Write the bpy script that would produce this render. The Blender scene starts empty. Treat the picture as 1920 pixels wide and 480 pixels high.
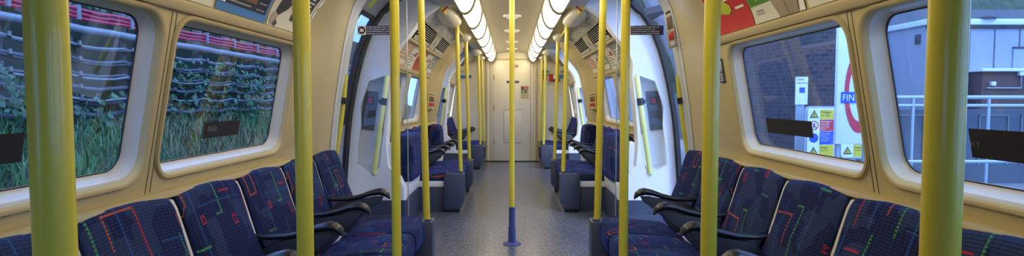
import bpy, bmesh, math, random
from mathutils import Vector, Matrix
random.seed(7)
C = bpy.context.scene.collection
SC = bpy.context.scene

# ---------------------------------------------------------------- camera, world, exposure
F = 1050.0                      # focal length in pixels of the 1920 wide frame
EYE = 1.20
PITCH = math.atan(52 / F)
cam_d = bpy.data.cameras.new('camera')
cam_d.sensor_width = 36
cam_d.lens = 36 * F / 1920
cam_d.clip_start = 0.02
cam = bpy.data.objects.new('camera', cam_d)
cam.location = (0, 0, EYE)
cam.rotation_euler = (math.pi / 2 - PITCH, 0, 0)
C.objects.link(cam)
SC.camera = cam
SC.view_settings.view_transform = 'Standard'
SC.view_settings.look = 'None'
SC.view_settings.gamma = 1
SC.view_settings.use_curve_mapping = False
SC.view_settings.exposure = 0.0

LAMP_STRENGTH = 6.9
LAMP_COLOR = (1.0, 0.86, 0.57)
w = bpy.data.worlds.new('overcast_sky')
SC.world = w
w.use_nodes = True
nt = w.node_tree
bg = nt.nodes['Background']
bg.inputs[0].default_value = (0.34, 0.52, 1.0, 1)
bg.inputs[1].default_value = 4.2
sun_d = bpy.data.lights.new('soft_daylight', 'SUN')
sun_d.energy = 1.7
sun_d.color = (0.75, 0.87, 1.0)
sun_d.angle = math.radians(12)
sun = bpy.data.objects.new('soft_daylight', sun_d)
sun.rotation_euler = Vector((-.35, .55, -.75)).to_track_quat('-Z', 'Y').to_euler()
C.objects.link(sun)

# ---------------------------------------------------------------- helpers
def U(px, py, Y, s=None):
    """point at depth Y seen at a pixel of the photograph"""
    dx, dy = (px - 960) / F, (240 - py) / F
    cp, sp = math.cos(PITCH), math.sin(PITCH)
    t = Y / (cp + dy * sp)
    x = dx * t
    if s is not None:
        x = s * abs(x)
    return Vector((x, Y, EYE + (-sp + dy * cp) * t))

def world_of(o):
    v = Vector((0, 0, 0))
    while o is not None:
        v += o.location
        o = o.parent
    return v

def link(o, parent=None):
    C.objects.link(o)
    if parent is not None:
        o.parent = parent
    return o

def tag(o, label=None, cat=None, group=None, kind=None):
    if label: o['label'] = label
    if cat: o['category'] = cat
    if group: o['group'] = group
    if kind: o['kind'] = kind
    return o

def thing(name, loc, label, cat, group=None):
    o = bpy.data.objects.new(name, None)
    o.empty_display_size = .05
    o.location = loc
    link(o)
    return tag(o, label, cat, group)

class MB:
    def __init__(s):
        s.v, s.f, s.uv, s.m = [], [], [], []
        s.cur = 0
    def add(s, vs, fs, uvs=None):
        n = len(s.v)
        s.v += [tuple(p) for p in vs]
        s.uv += uvs if uvs else [(p[1], p[2]) for p in vs]
        s.f += [tuple(i + n for i in f) for f in fs]
        s.m += [s.cur] * len(fs)
        return s
    def mat(s, i):
        s.cur = i
        return s
    def box(s, a, b, rot=None, piv=None):
        x0, y0, z0 = a; x1, y1, z1 = b
        vs = [Vector(p) for p in ((x0,y0,z0),(x1,y0,z0),(x1,y1,z0),(x0,y1,z0),(x0,y0,z1),(x1,y0,z1),(x1,y1,z1),(x0,y1,z1))]
        if rot is not None:
            c = Vector(piv) if piv is not None else sum(vs, Vector()) / 8
            vs = [rot @ (p - c) + c for p in vs]
        return s.add(vs, [(3,2,1,0),(4,5,6,7),(0,1,5,4),(1,2,6,5),(2,3,7,6),(3,0,4,7)])
    def loft(s, rings, closed=True, cap=True, uvs=None):
        n = len(rings[0])
        vs = [p for r in rings for p in r]
        fs = []
        for k in range(len(rings) - 1):
            for i in range(n if closed else n - 1):
                j = (i + 1) % n
                fs.append((k*n+i, k*n+j, (k+1)*n+j, (k+1)*n+i))
        if cap and closed:
            fs.append(tuple(range(n))[::-1])
            fs.append(tuple((len(rings)-1)*n + i for i in range(n)))
        return s.add(vs, fs, uvs)
    def tube(s, path, r, n=12, cap=True):
        path = [Vector(p) for p in path]
        rr = r if isinstance(r, (list, tuple)) else [r] * len(path)
        rings = []
        up = None
        for i, p in enumerate(path):
            a = path[max(0, i-1)]; b = path[min(len(path)-1, i+1)]
            d = (b - a)
            d = d.normalized() if d.length > 1e-9 else Vector((0,0,1))
            if up is None:
                up = Vector((1,0,0)) if abs(d.x) < .8 else Vector((0,1,0))
            e = (up - d * up.dot(d)).normalized(); up = e
            g = d.cross(e)
            rings.append([p + (e * math.cos(2*math.pi*k/n) + g * math.sin(2*math.pi*k/n)) * rr[i] for k in range(n)])
        return s.loft(rings, True, cap)
    def disc(s, c, axis, r, n=24, z=0.0):
        axis = Vector(axis).normalized()
        e = axis.orthogonal().normalized(); g = axis.cross(e)
        return s.add([Vector(c) + (e*math.cos(2*math.pi*k/n) + g*math.sin(2*math.pi*k/n))*r for k in range(n)], [tuple(range(n))])
    def lathe(s, c, prof, n=24):
        c = Vector(c)
        rings = [[c + Vector((r*math.cos(2*math.pi*k/n), r*math.sin(2*math.pi*k/n), z)) for k in range(n)] for r, z in prof]
        return s.loft(rings, True, True)
    def prism(s, poly, off):
        off = Vector(off)
        return s.loft([[Vector(p) for p in poly], [Vector(p) + off for p in poly]], True, True)
    def build(s, name, mats, parent=None, bevel=0, smooth=True, ang=38, seg=2):
        if not isinstance(mats, (list, tuple)): mats = [mats]
        o0 = world_of(parent)
        me = bpy.data.meshes.new(name)
        me.from_pydata([Vector(p) - o0 for p in s.v], [], s.f)
        for m in mats: me.materials.append(m)
        for p, k in zip(me.polygons, s.m): p.material_index = k
        ul = me.uv_layers.new(name='UVMap')
        for l in me.loops: ul.data[l.index].uv = s.uv[l.vertex_index]
        bm = bmesh.new(); bm.from_mesh(me)
        bmesh.ops.recalc_face_normals(bm, faces=bm.faces)
        if bevel:
            es = [e for e in bm.edges if len(e.link_faces) == 2 and e.calc_face_angle(0) > math.radians(32)]
            bmesh.ops.bevel(bm, geom=es, offset=bevel, segments=seg, affect='EDGES', profile=.5, clamp_overlap=True)
        bm.to_mesh(me); bm.free()
        if smooth:
            me.polygons.foreach_set('use_smooth', [True] * len(me.polygons))
            me.set_sharp_from_angle(angle=math.radians(ang))
        me.update()
        return link(bpy.data.objects.new(name, me), parent)

def fill(outer, holes):
    """triangulated planar region with holes (lists of 3D points) -> verts, faces"""
    bm = bmesh.new()
    es = []
    for lp in [outer] + holes:
        vs = [bm.verts.new(p) for p in lp]
        for i in range(len(vs)):
            es.append(bm.edges.new((vs[i], vs[(i+1) % len(vs)])))
    bmesh.ops.triangle_fill(bm, use_beauty=True, use_dissolve=False, edges=es)
    bm.verts.index_update()
    out = [v.co.copy() for v in bm.verts], [tuple(v.index for v in f.verts) for f in bm.faces]
    bm.free()
    return out

def resample(prof, n):
    P = [Vector(p) for p in prof]
    L = [0]
    for a, b in zip(P, P[1:]): L.append(L[-1] + (b - a).length)
    out = []
    for k in range(n):
        t = L[-1] * k / (n - 1)
        i = 0
        while i < len(L) - 2 and L[i+1] < t: i += 1
        q = (t - L[i]) / (L[i+1] - L[i])
        out.append(P[i].lerp(P[i+1], q))
    return out

def smoothp(prof, it=2):
    P = [Vector(p) for p in prof]
    for _ in range(it):
        Q = [P[0]]
        for a, b in zip(P, P[1:]):
            Q += [a.lerp(b, .25), a.lerp(b, .75)]
        Q.append(P[-1]); P = Q
    return P

def at_z(prof, z):
    for a, b in zip(prof, prof[1:]):
        if min(a[1], b[1]) <= z <= max(a[1], b[1]) and a[1] != b[1]:
            return a[0] + (b[0] - a[0]) * (z - a[1]) / (b[1] - a[1])
    return prof[-1][0]

def cut(prof, z0, z1, n):
    return [Vector((at_z(prof, z0 + (z1 - z0) * k / (n - 1)), z0 + (z1 - z0) * k / (n - 1))) for k in range(n)]

def rrect(u0, v0, u1, v1, r, n=6):
    out = []
    for cx, cy, a0 in ((u1-r, v1-r, 0), (u0+r, v1-r, 90), (u0+r, v0+r, 180), (u1-r, v0+r, 270)):
        for k in range(n + 1):
            a = math.radians(a0 + 90 * k / n)
            out.append((cx + r*math.cos(a), cy + r*math.sin(a)))
    return out

_tc = {}
def text2d(txt, size=1.0):
    if txt not in _tc:
        cu = bpy.data.curves.new('t', 'FONT'); cu.body = txt; cu.size = 1; cu.resolution_u = 2
        o = bpy.data.objects.new('t', cu)
        me = o.to_mesh()
        _tc[txt] = ([(v.co.x, v.co.y) for v in me.vertices], [tuple(p.vertices) for p in me.polygons])
        o.to_mesh_clear(); bpy.data.objects.remove(o); bpy.data.curves.remove(cu)
    vs, fs = _tc[txt]
    return [(x*size, y*size) for x, y in vs], fs

def children(o, allobs):
    return [c for c in allobs if c.parent is o]
def dup(root, loc, label=None, group=None):
    def cp(o, par):
        c = o.copy(); C.objects.link(c); c.parent = par
        for ch in list(o.children): cp(ch, c)
        return c
    r = cp(root, None)
    r.location = loc
    if label: r['label'] = label
    if group: r['group'] = group
    return r

# ---------------------------------------------------------------- materials
def mat(name, col, rough=.5, metal=0, noise=0, nscale=8, bump=0, bscale=60, emit=None, estr=0, spec=.5, coat=0):
    m = bpy.data.materials.new(name); m.use_nodes = True
    t = m.node_tree; b = t.nodes['Principled BSDF']
    b.inputs['Base Color'].default_value = (*col, 1)
    b.inputs['Roughness'].default_value = rough
    b.inputs['Metallic'].default_value = metal
    b.inputs['Specular IOR Level'].default_value = spec
    b.inputs['Coat Weight'].default_value = coat
    tc = t.nodes.new('ShaderNodeTexCoord')
    if noise:
        n = t.nodes.new('ShaderNodeTexNoise'); n.inputs['Scale'].default_value = nscale; n.inputs['Detail'].default_value = 5
        t.links.new(tc.outputs['Object'], n.inputs['Vector'])
        mx = t.nodes.new('ShaderNodeMix'); mx.data_type = 'RGBA'
        mx.inputs[6].default_value = (*[c*(1-noise) for c in col], 1)
        mx.inputs[7].default_value = (*[min(1, c*(1+noise)) for c in col], 1)
        t.links.new(n.outputs[0], mx.inputs[0]); t.links.new(mx.outputs[2], b.inputs['Base Color'])
    if bump:
        n2 = t.nodes.new('ShaderNodeTexNoise'); n2.inputs['Scale'].default_value = bscale; n2.inputs['Detail'].default_value = 4
        t.links.new(tc.outputs['Object'], n2.inputs['Vector'])
        bp = t.nodes.new('ShaderNodeBump'); bp.inputs['Strength'].default_value = bump; bp.inputs['Distance'].default_value = .01
        t.links.new(n2.outputs[0], bp.inputs['Height']); t.links.new(bp.outputs[0], b.inputs['Normal'])
    if emit:
        b.inputs['Emission Color'].default_value = (*emit, 1); b.inputs['Emission Strength'].default_value = estr
    return m

M = {}
M['cream'] = mat('cream_panel', (.53, .43, .215), .38, noise=.05, nscale=3)
M['cream_dark'] = mat('cream_trim', (.48, .385, .22), .42, noise=.05)
M['reveal'] = mat('pale_window_reveal', (.60, .54, .42), .35)
M['pale'] = mat('pale_grey_moulding', (.60, .60, .60), .4, noise=.04, nscale=3)
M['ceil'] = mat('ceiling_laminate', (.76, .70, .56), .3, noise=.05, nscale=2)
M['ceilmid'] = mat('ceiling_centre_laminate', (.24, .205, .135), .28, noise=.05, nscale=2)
M['white'] = mat('white_moulding', (.90, .91, .93), .35, noise=.04, nscale=4)
M['whiteish'] = mat('off_white_card', (.68, .66, .58), .6)
M['yellow'] = mat('yellow_coated_tube', (.80, .66, .05), .33, noise=.04, coat=.3)
M['grip'] = mat('pale_yellow_handle', (.78, .80, .30), .4)
M['blue'] = mat('blue_paint', (.05, .075, .24), .4)
M['skirt'] = mat('slate_blue_laminate', (.060, .075, .125), .45, noise=.1, nscale=20)
M['armgrey'] = mat('grey_arm_moulding', (.045, .05, .065), .5)
M['black'] = mat('black_plastic', (.012, .012, .016), .32)
M['matblack'] = mat('matt_black_sticker', (.008, .008, .01), .55)
M['rubber'] = mat('black_rubber', (.012, .013, .02), .5)
M['doorgrey'] = mat('lavender_grey_panel', (.34, .36, .44), .4)
M['panelgrey'] = mat('grey_alarm_panel', (.13, .14, .17), .35)
M['red'] = mat('red_plastic', (.50, .035, .03), .4)
M['redad'] = mat('poster_red', (.58, .03, .03), .45)
M['greenad'] = mat('poster_green', (.10, .26, .03), .45)
M['limead'] = mat('poster_lime', (.55, .62, .05), .45)
M['bluead'] = mat('poster_blue', (.05, .20, .52), .45)
M['navyad'] = mat('poster_navy', (.015, .02, .06), .45)
M['brownad'] = mat('poster_brown', (.17, .095, .05), .5, noise=.4, nscale=6)
M['orangead'] = mat('poster_peach', (.62, .36, .20), .5)
M['greyad'] = mat('poster_grey', (.30, .30, .30), .5)
M['shirt'] = mat('poster_shirt', (.42, .33, .25), .6, noise=.15, nscale=25)
M['skin'] = mat('poster_sepia', (.40, .34, .27), .5, noise=.3, nscale=30)
M['signnavy'] = mat('notice_navy', (.015, .02, .10), .4)
M['signtext'] = mat('notice_lettering', (.85, .85, .80), .5)
M['ink'] = mat('printed_ink', (.05, .05, .06), .6)
M['metal'] = mat('brushed_aluminium', (.62, .62, .60), .28, metal=.9)
M['steel'] = mat('dull_steel', (.35, .36, .38), .35, metal=.8)
M['vent'] = mat('vent_black', (.006, .006, .007), 1, spec=.02)
M['green'] = mat('label_green', (.02, .22, .06), .5)
M['scratch'] = mat('scratched_lettering', (.22, .22, .24), .6)

def lamp_mat():
    m = mat('lamp_diffuser', (.9, .88, .8), .5, emit=LAMP_COLOR, estr=LAMP_STRENGTH)
    return m
M['lamp'] = lamp_mat()
M['ventgrey'] = mat('vent_surround_grey', (.44, .42, .37), .45)
M['seam'] = mat('lamp_seam_brown', (.055, .045, .03), .7, spec=.1)

def glass_mat(name, tint, refl=.9, rough=0.0, ior=1.5):
    m = bpy.data.materials.new(name); m.use_nodes = True
    t = m.node_tree; t.nodes.clear()
    out = t.nodes.new('ShaderNodeOutputMaterial'); mx = t.nodes.new('ShaderNodeMixShader')
    tr = t.nodes.new('ShaderNodeBsdfTransparent'); tr.inputs[0].default_value = (*tint, 1)
    gl = t.nodes.new('ShaderNodeBsdfGlossy'); gl.inputs['Roughness'].default_value = rough
    gl.inputs[0].default_value = (refl, refl, refl, 1)
    # two-sided Schlick reflectance, the same from either face of the pane
    ge = t.nodes.new('ShaderNodeNewGeometry'); dt = t.nodes.new('ShaderNodeVectorMath'); dt.operation = 'DOT_PRODUCT'
    t.links.new(ge.outputs['Incoming'], dt.inputs[0]); t.links.new(ge.outputs['Normal'], dt.inputs[1])
    def mth(op, a, b=None):
        q = t.nodes.new('ShaderNodeMath'); q.operation = op
        for i, x in enumerate((a, b)):
            if x is None: continue
            if isinstance(x, (int, float)): q.inputs[i].default_value = x
            else: t.links.new(x, q.inputs[i])
        return q.outputs[0]
    f0 = 2 * ((ior - 1) / (ior + 1)) ** 2
    fac = mth('ADD', mth('MULTIPLY', mth('POWER', mth('SUBTRACT', 1.0, mth('ABSOLUTE', dt.outputs['Value'])), 5.0), 1 - f0), f0)
    t.links.new(fac, mx.inputs[0]); t.links.new(tr.outputs[0], mx.inputs[1]); t.links.new(gl.outputs[0], mx.inputs[2])
    t.links.new(mx.outputs[0], out.inputs[0])
    return m
M['glass'] = glass_mat('window_glass', (.56, .76, .97), .9)
M['doorglass'] = glass_mat('tinted_door_glass', (.36, .50, .70), .9)
M['screen'] = glass_mat('clear_screen_glass', (.95, .97, .98), .5, ior=1.3)
M['edgeglass'] = mat('glass_edge', (.45, .5, .55), .2)

def floor_mat():
    m = bpy.data.materials.new('speckled_floor'); m.use_nodes = True
    t = m.node_tree; b = t.nodes['Principled BSDF']
    tc = t.nodes.new('ShaderNodeTexCoord')
    v = t.nodes.new('ShaderNodeTexVoronoi'); v.inputs['Scale'].default_value = 190
    t.links.new(tc.outputs['Object'], v.inputs['Vector'])
    sp = t.nodes.new('ShaderNodeSeparateColor'); t.links.new(v.outputs['Color'], sp.inputs[0])
    cr = t.nodes.new('ShaderNodeValToRGB')
    e = cr.color_ramp; e.interpolation = 'CONSTANT'
    e.elements[0].position = 0; e.elements[0].color = (.075, .09, .14, 1)
    e.elements[1].position = .40; e.elements[1].color = (.115, .13, .175, 1)
    x = e.elements.new(.78); x.color = (.29, .30, .33, 1)
    x = e.elements.new(.93); x.color = (.07, .07, .10, 1)
    t.links.new(sp.outputs[0], cr.inputs[0])
    n = t.nodes.new('ShaderNodeTexNoise'); n.inputs['Scale'].default_value = 2.5; n.inputs['Detail'].default_value = 6
    t.links.new(tc.outputs['Object'], n.inputs['Vector'])
    mx = t.nodes.new('ShaderNodeMix'); mx.data_type = 'RGBA'; mx.blend_type = 'MULTIPLY'; mx.inputs[0].default_value = .08
    t.links.new(cr.outputs[0], mx.inputs[6]); t.links.new(n.outputs[0], mx.inputs[7])
    t.links.new(mx.outputs[2], b.inputs['Base Color'])
    mr = t.nodes.new('ShaderNodeMapRange'); mr.inputs[3].default_value = .24; mr.inputs[4].default_value = .27
    t.links.new(n.outputs[0], mr.inputs[0]); t.links.new(mr.outputs[0], b.inputs['Roughness'])
    b.inputs['Specular IOR Level'].default_value = .55
    return m
M['floor'] = floor_mat()

def fabric_mat(name, gain=1.0, plain=False):
    """navy moquette: fine dark grid and broken coloured rectilinear motifs, in metres of the UV map"""
    m = bpy.data.materials.new(name); m.use_nodes = True
    t = m.node_tree; N, L = t.nodes, t.links; b = N['Principled BSDF']
    b.inputs['Roughness'].default_value = .85
    b.inputs['Sheen Weight'].default_value = .30
    b.inputs['Sheen Roughness'].default_value = .4
    b.inputs['Sheen Tint'].default_value = (.06, .10, 1, 1)
    b.inputs['Specular IOR Level'].default_value = .2
    uv = N.new('ShaderNodeUVMap'); oi = N.new('ShaderNodeObjectInfo')
    off = N.new('ShaderNodeVectorMath'); off.operation = 'SCALE'
    cx = N.new('ShaderNodeCombineXYZ')
    mu = N.new('ShaderNodeMath'); mu.operation = 'MULTIPLY'; mu.inputs[1].default_value = 7.31
    L.new(oi.outputs['Random'], mu.inputs[0]); L.new(mu.outputs[0], cx.inputs[0])
    mu2 = N.new('ShaderNodeMath'); mu2.operation = 'MULTIPLY'; mu2.inputs[1].default_value = 3.77
    L.new(oi.outputs['Random'], mu2.inputs[0]); L.new(mu2.outputs[0], cx.inputs[1])
    ad = N.new('ShaderNodeVectorMath'); ad.operation = 'ADD'
    L.new(uv.outputs[0], ad.inputs[0]); L.new(cx.outputs[0], ad.inputs[1])
    wr = N.new('ShaderNodeVectorMath'); wr.operation = 'WRAP'
    wr.inputs[1].default_value = (.60, .54, 1); wr.inputs[2].default_value = (0, 0, -1)
    L.new(ad.outputs[0], wr.inputs[0])
    sepu = N.new('ShaderNodeSeparateXYZ'); L.new(uv.outputs[0], sepu.inputs[0])
    def wave(sock, period):
        a = N.new('ShaderNodeMath'); a.operation = 'MULTIPLY'; a.inputs[1].default_value = 2*math.pi/period; L.new(sock, a.inputs[0])
        c = N.new('ShaderNodeMath'); c.operation = 'SINE'; L.new(a.outputs[0], c.inputs[0]); return c.outputs[0]
    def math2(op, a, b_):
        q = N.new('ShaderNodeMath'); q.operation = op
        for i, x in enumerate((a, b_)):
            if isinstance(x, (int, float)): q.inputs[i].default_value = x
            else: L.new(x, q.inputs[i])
        return q.outputs[0]
    def seg(x, y, hx, hy):
        a = N.new('ShaderNodeVectorMath'); a.operation = 'SUBTRACT'; a.inputs[1].default_value = (x, y, 0); L.new(wr.outputs[0], a.inputs[0])
        c = N.new('ShaderNodeVectorMath'); c.operation = 'ABSOLUTE'; L.new(a.outputs[0], c.inputs[0])
        d = N.new('ShaderNodeVectorMath'); d.operation = 'SUBTRACT'; d.inputs[1].default_value = (hx, hy, 0); L.new(c.outputs[0], d.inputs[0])
        e = N.new('ShaderNodeSeparateXYZ'); L.new(d.outputs[0], e.inputs[0])
        return math2('LESS_THAN', math2('MAXIMUM', e.outputs[0], e.outputs[1]), 0)
    h = .0042
    def H(x0, x1, y): return seg((x0+x1)/2, y, (x1-x0)/2 + h, h)
    def V(x, y0, y1): return seg(x, (y0+y1)/2, h, (y1-y0)/2 + h)
    def O(x, y, a, c): return [H(x-a, x+a, y-c), H(x-a, x+a, y+c), V(x-a, y-c, y+c), V(x+a, y-c, y+c)]
    groups = [
        ((.45, .10, .02), O(.20, .26, .028, .045) + [H(.40, .53, .46), V(.40, .36, .46), H(.05, .09, .50)]),
        ((.42, .025, .03), O(.30, .14, .010, .013) + O(.13, .40, .010, .013) + O(.50, .10, .012, .016) + [V(.53, .30, .46), H(.46, .53, .22), V(.02, .15, .21)]),
        ((.07, .30, .07), [V(.10, .12, .34), H(.07, .13, .23), H(.08, .12, .12), V(.34, .30, .50), H(.34, .38, .50), V(.43, .14, .28), H(.39, .43, .14), H(.22, .28, .05)]),
        ((.03, .12, .36), [V(.27, .02, .52), V(.56, .02, .30), H(.0, .30, .33), H(.30, .60, .19), V(.46, .30, .52)]),
    ]
    # base with grid
    wu, wv = wave(sepu.outputs[0], .022), wave(sepu.outputs[1], .0105)
    g = math2('ADD', math2('MULTIPLY', math2('LESS_THAN', wv, -.35), .5), math2('MULTIPLY', math2('LESS_THAN', wu, -.75), .5))
    base = N.new('ShaderNodeMix'); base.data_type = 'RGBA'
    base.inputs[6].default_value = (.010*gain, .021*gain, .082*gain, 1); base.inputs[7].default_value = (.003, .004, .012, 1)
    L.new(g, base.inputs[0])
    # lighter blue patches
    ns = N.new('ShaderNodeTexVoronoi'); ns.distance = 'CHEBYCHEV'; ns.inputs['Scale'].default_value = 9; L.new(ad.outputs[0], ns.inputs['Vector'])
    sc_ = N.new('ShaderNodeSeparateColor'); L.new(ns.outputs['Color'], sc_.inputs[0])
    lt = N.new('ShaderNodeMix'); lt.data_type = 'RGBA'; lt.inputs[7].default_value = (.038*gain, .068*gain, .14*gain, 1)
    L.new(math2('MULTIPLY', math2('GREATER_THAN', sc_.outputs[0], .55), .40), lt.inputs[0]); L.new(base.outputs[2], lt.inputs[6])
    cur = lt.outputs[2]
    dash = math2('GREATER_THAN', math2('ADD', wave(sepu.outputs[0], .0125), wave(sepu.outputs[1], .0125)), -.75)
    for col, segs in groups:
        acc = segs[0]
        for q in segs[1:]: acc = math2('MAXIMUM', acc, q)
        k = .9 if col[2] < .2 else .5
        fac = math2('MULTIPLY', math2('MULTIPLY', acc, dash), k)
        mx = N.new('ShaderNodeMix'); mx.data_type = 'RGBA'; mx.inputs[7].default_value = (*col, 1)
        L.new(fac, mx.inputs[0]); L.new(cur, mx.inputs[6]); cur = mx.outputs[2]
    L.new(cur, b.inputs['Base Color'])
    bp = N.new('ShaderNodeBump'); bp.inputs['Strength'].default_value = .25; bp.inputs['Distance'].default_value = .002
    L.new(wv, bp.inputs['Height']); L.new(bp.outputs[0], b.inputs['Normal'])
    return m
M['fabric'] = fabric_mat('patterned_navy_moquette')

def brick_mat(name, c1, c2, mortar, scale=4):
    m = bpy.data.materials.new(name); m.use_nodes = True
    t = m.node_tree; b = t.nodes['Principled BSDF']; b.inputs['Roughness'].default_value = .9
    tc = t.nodes.new('ShaderNodeTexCoord'); mp = t.nodes.new('ShaderNodeUVMap')
    br = t.nodes.new('ShaderNodeTexBrick'); br.inputs['Scale'].default_value = scale
    br.inputs['Color1'].default_value = (*c1, 1); br.inputs['Color2'].default_value = (*c2, 1); br.inputs['Mortar'].default_value = (*mortar, 1)
    t.links.new(mp.outputs[0], br.inputs['Vector']); t.links.new(br.outputs[0], b.inputs['Base Color'])
    return m

# ---------------------------------------------------------------- profiles (x, z) of the tunnel shaped car
P_LOW = [(1.14, 0.0), (1.17, .30), (1.18, .70), (1.19, .868)]
COVE = [(1.10, 1.507), (1.075, 1.60), (1.02, 1.69), (.95, 1.765), (.89, 1.845), (.83, 1.93), (.75, 1.995), (.66, 2.045)]
COVE_S = smoothp(COVE, 2)
P_IN = P_LOW + [(1.215, .885)] + COVE
P_OUT = smoothp([(1.47, 0.0), (1.53, .4), (1.515, .60), (1.485, .95), (1.455, 1.15), (1.40, 1.43), (1.32, 1.71), (1.20, 1.95), (1.03, 2.12), (.84, 2.21), (.66, 2.24)], 1)
P_EDGE = smoothp([(1.23, 0.0), (1.29, .5), (1.285, .75), (1.262, .97), (1.24, 1.15), (1.20, 1.40), (1.165, 1.60), (1.12, 1.80), (1.05, 1.94), (.93, 2.03), (.66, 2.10)], 1)
Y_BACK, Y_END = -2.5, 10.93
SIDES = ((-1, 'left'), (1, 'right'))

def sx(prof, s, y): return [(p[0] * s, y, p[1]) for p in prof]

def PW(s, y, z, out=0.0):
    """a point on the slanted window panel, pushed out of the car by out"""
    v = (z - .885) / (1.507 - .885)
    return Vector((s * (1.215 - .115 * v + out), y, z + out * .18))

# floor
MB().box((-1.6, Y_BACK, -.06), (1.6, Y_END + .05, 0)).build('floor', M['floor']); tag(bpy.data.objects['floor'], kind='structure')

# ---------------------------------------------------------------- walls of the three bays with rounded windows
BAYS = [(Y_BACK, 2.98, [(-2.35, -1.42), (-1.26, -.32), (-.20, .74), (.84, 1.80), (1.87, 2.89)]),
        (5.16, 7.50, [(5.36, 6.00), (6.11, 7.16)]),
        (9.72, Y_END, [(9.90, 10.72)])]
for s, side in SIDES:
    for y0, y1, wins in BAYS:
        wall = MB()
        wall.loft([sx(P_LOW, s, y0), sx(P_LOW, s, y1)], closed=False, cap=False)
        wall.loft([sx([(1.19, .868), (1.165, .868), (1.163, .872), (1.165, .880), (1.19, .884), (1.19, .889), (1.215, .891)], s, y) for y in (y0, y1)], closed=False, cap=False)
        holes = []
        for a, b in wins:
            holes.append([PW(s, u, v) for u, v in rrect(a, .940, b, 1.480, .085)])
        outer = [PW(s, y0, .885), PW(s, y1, .885), PW(s, y1, 1.507), PW(s, y0, 1.507)]
        vs, fs = fill(outer, holes)
        wall.add(vs, fs)
        wall.loft([sx(COVE_S, s, y0), sx(COVE_S, s, y1)], closed=False, cap=False)
        o = wall.build('wall_' + side, M['cream'], ang=30)
        tag(o, kind='structure')
        # advert rail over the windows
        rl = MB()
        sec = [(1.115, 1.492), (1.088, 1.494), (1.083, 1.500), (1.080, 1.524), (1.084, 1.530), (1.11, 1.532)]
        rl.loft([sx(sec, s, y0), sx(sec, s, y1)], True, True)
        sec = [(.965, 1.752), (.935, 1.748), (.925, 1.758), (.935, 1.785), (.95, 1.79)]
        rl.loft([sx(sec, s, y0), sx(sec, s, y1)], True, True)
        tag(rl.build('trim_1', M['cream_dark']), kind='structure')
        for a, b in wins:
            fr = MB()
            loops = []
            for du, out in ((-.014, -.002), (-.010, -.010), (0.0, -.010), (.006, -.002), (.012, .012), (.022, .052), (.030, .058)):
                loops.append([PW(s, u, v, out) for u, v in rrect(a+du, .940+du, b-du, 1.480-du, .085 - du)])
            fr.mat(0).loft(loops[:5], True, False); fr.mat(1).loft(loops[4:], True, False)
            wo = fr.build('window_1', [M['cream'], M['reveal']], ang=60)
            tag(wo, kind='structure')
            g = MB()
            lo = [PW(s, u, v, .055) for u, v in rrect(a+.024, .964, b-.024, 1.456, .062)]
            li = [PW(s, u, v, .055) for u, v in rrect(a+.030, .970, b-.030, 1.450, .058)]
            lo2 = [p + Vector((s*.004, 0, 0)) for p in lo]; li2 = [p + Vector((s*.004, 0, 0)) for p in li]
            g.loft([lo2, lo, li, li2], True, False)
            g.build('gasket', M['rubber'], wo)
            pn = MB()
            lp = [PW(s, u, v, .060) for u, v in rrect(a+.027, .967, b-.027, 1.453, .06)]
            pn.add(lp, [tuple(range(len(lp)))])
            pn.build('pane', M['glass'], wo, smooth=False)
    # panel seams between the windows
    for ys in (.80, 1.85, -.26):
        g = MB()
        for d in (-.012, .012):
            a = PW(s, ys+d-.0015, .89, -.001); b = PW(s, ys+d+.0015, .89, -.001); c = PW(s, ys+d+.0015, 1.49, -.001); e = PW(s, ys+d-.0015, 1.49, -.001)
            g.prism([a, b, c, e], (s*.006, 0, 0))
        tag(g.build('trim_2', M['ink'], smooth=False), kind='structure')

# ---------------------------------------------------------------- door surrounds (flares), roof over the doorways, arches
def flare(s, side, ya, pa, yb, pb, nm, pull=.0):
    N = 40
    A, B = cut(pa, 0, 2.045, N), cut(pb, 0, 2.045, N)
    rows = []
    K = 10
    for k in range(K + 1):
        q = k / K
        e = q + pull * math.sin(math.pi * q)
        rows.append([(s * (a.x + (b.x - a.x) * (3*e*e - 2*e*e*e)), ya + (yb - ya) * q, a.y) for a, b in zip(A, B)])
    m = MB().loft(rows, False, False)
    # overhead part
    rows = [[(s*(.66), ya + (yb-ya)*k/K, 2.045) for k in range(K+1)], [(s*(.45), ya + (yb-ya)*k/K, 2.06) for k in range(K+1)]]
    m.loft(rows, False, False)
    tag(m.build(nm, M['cream'], ang=40), kind='structure')

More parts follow.
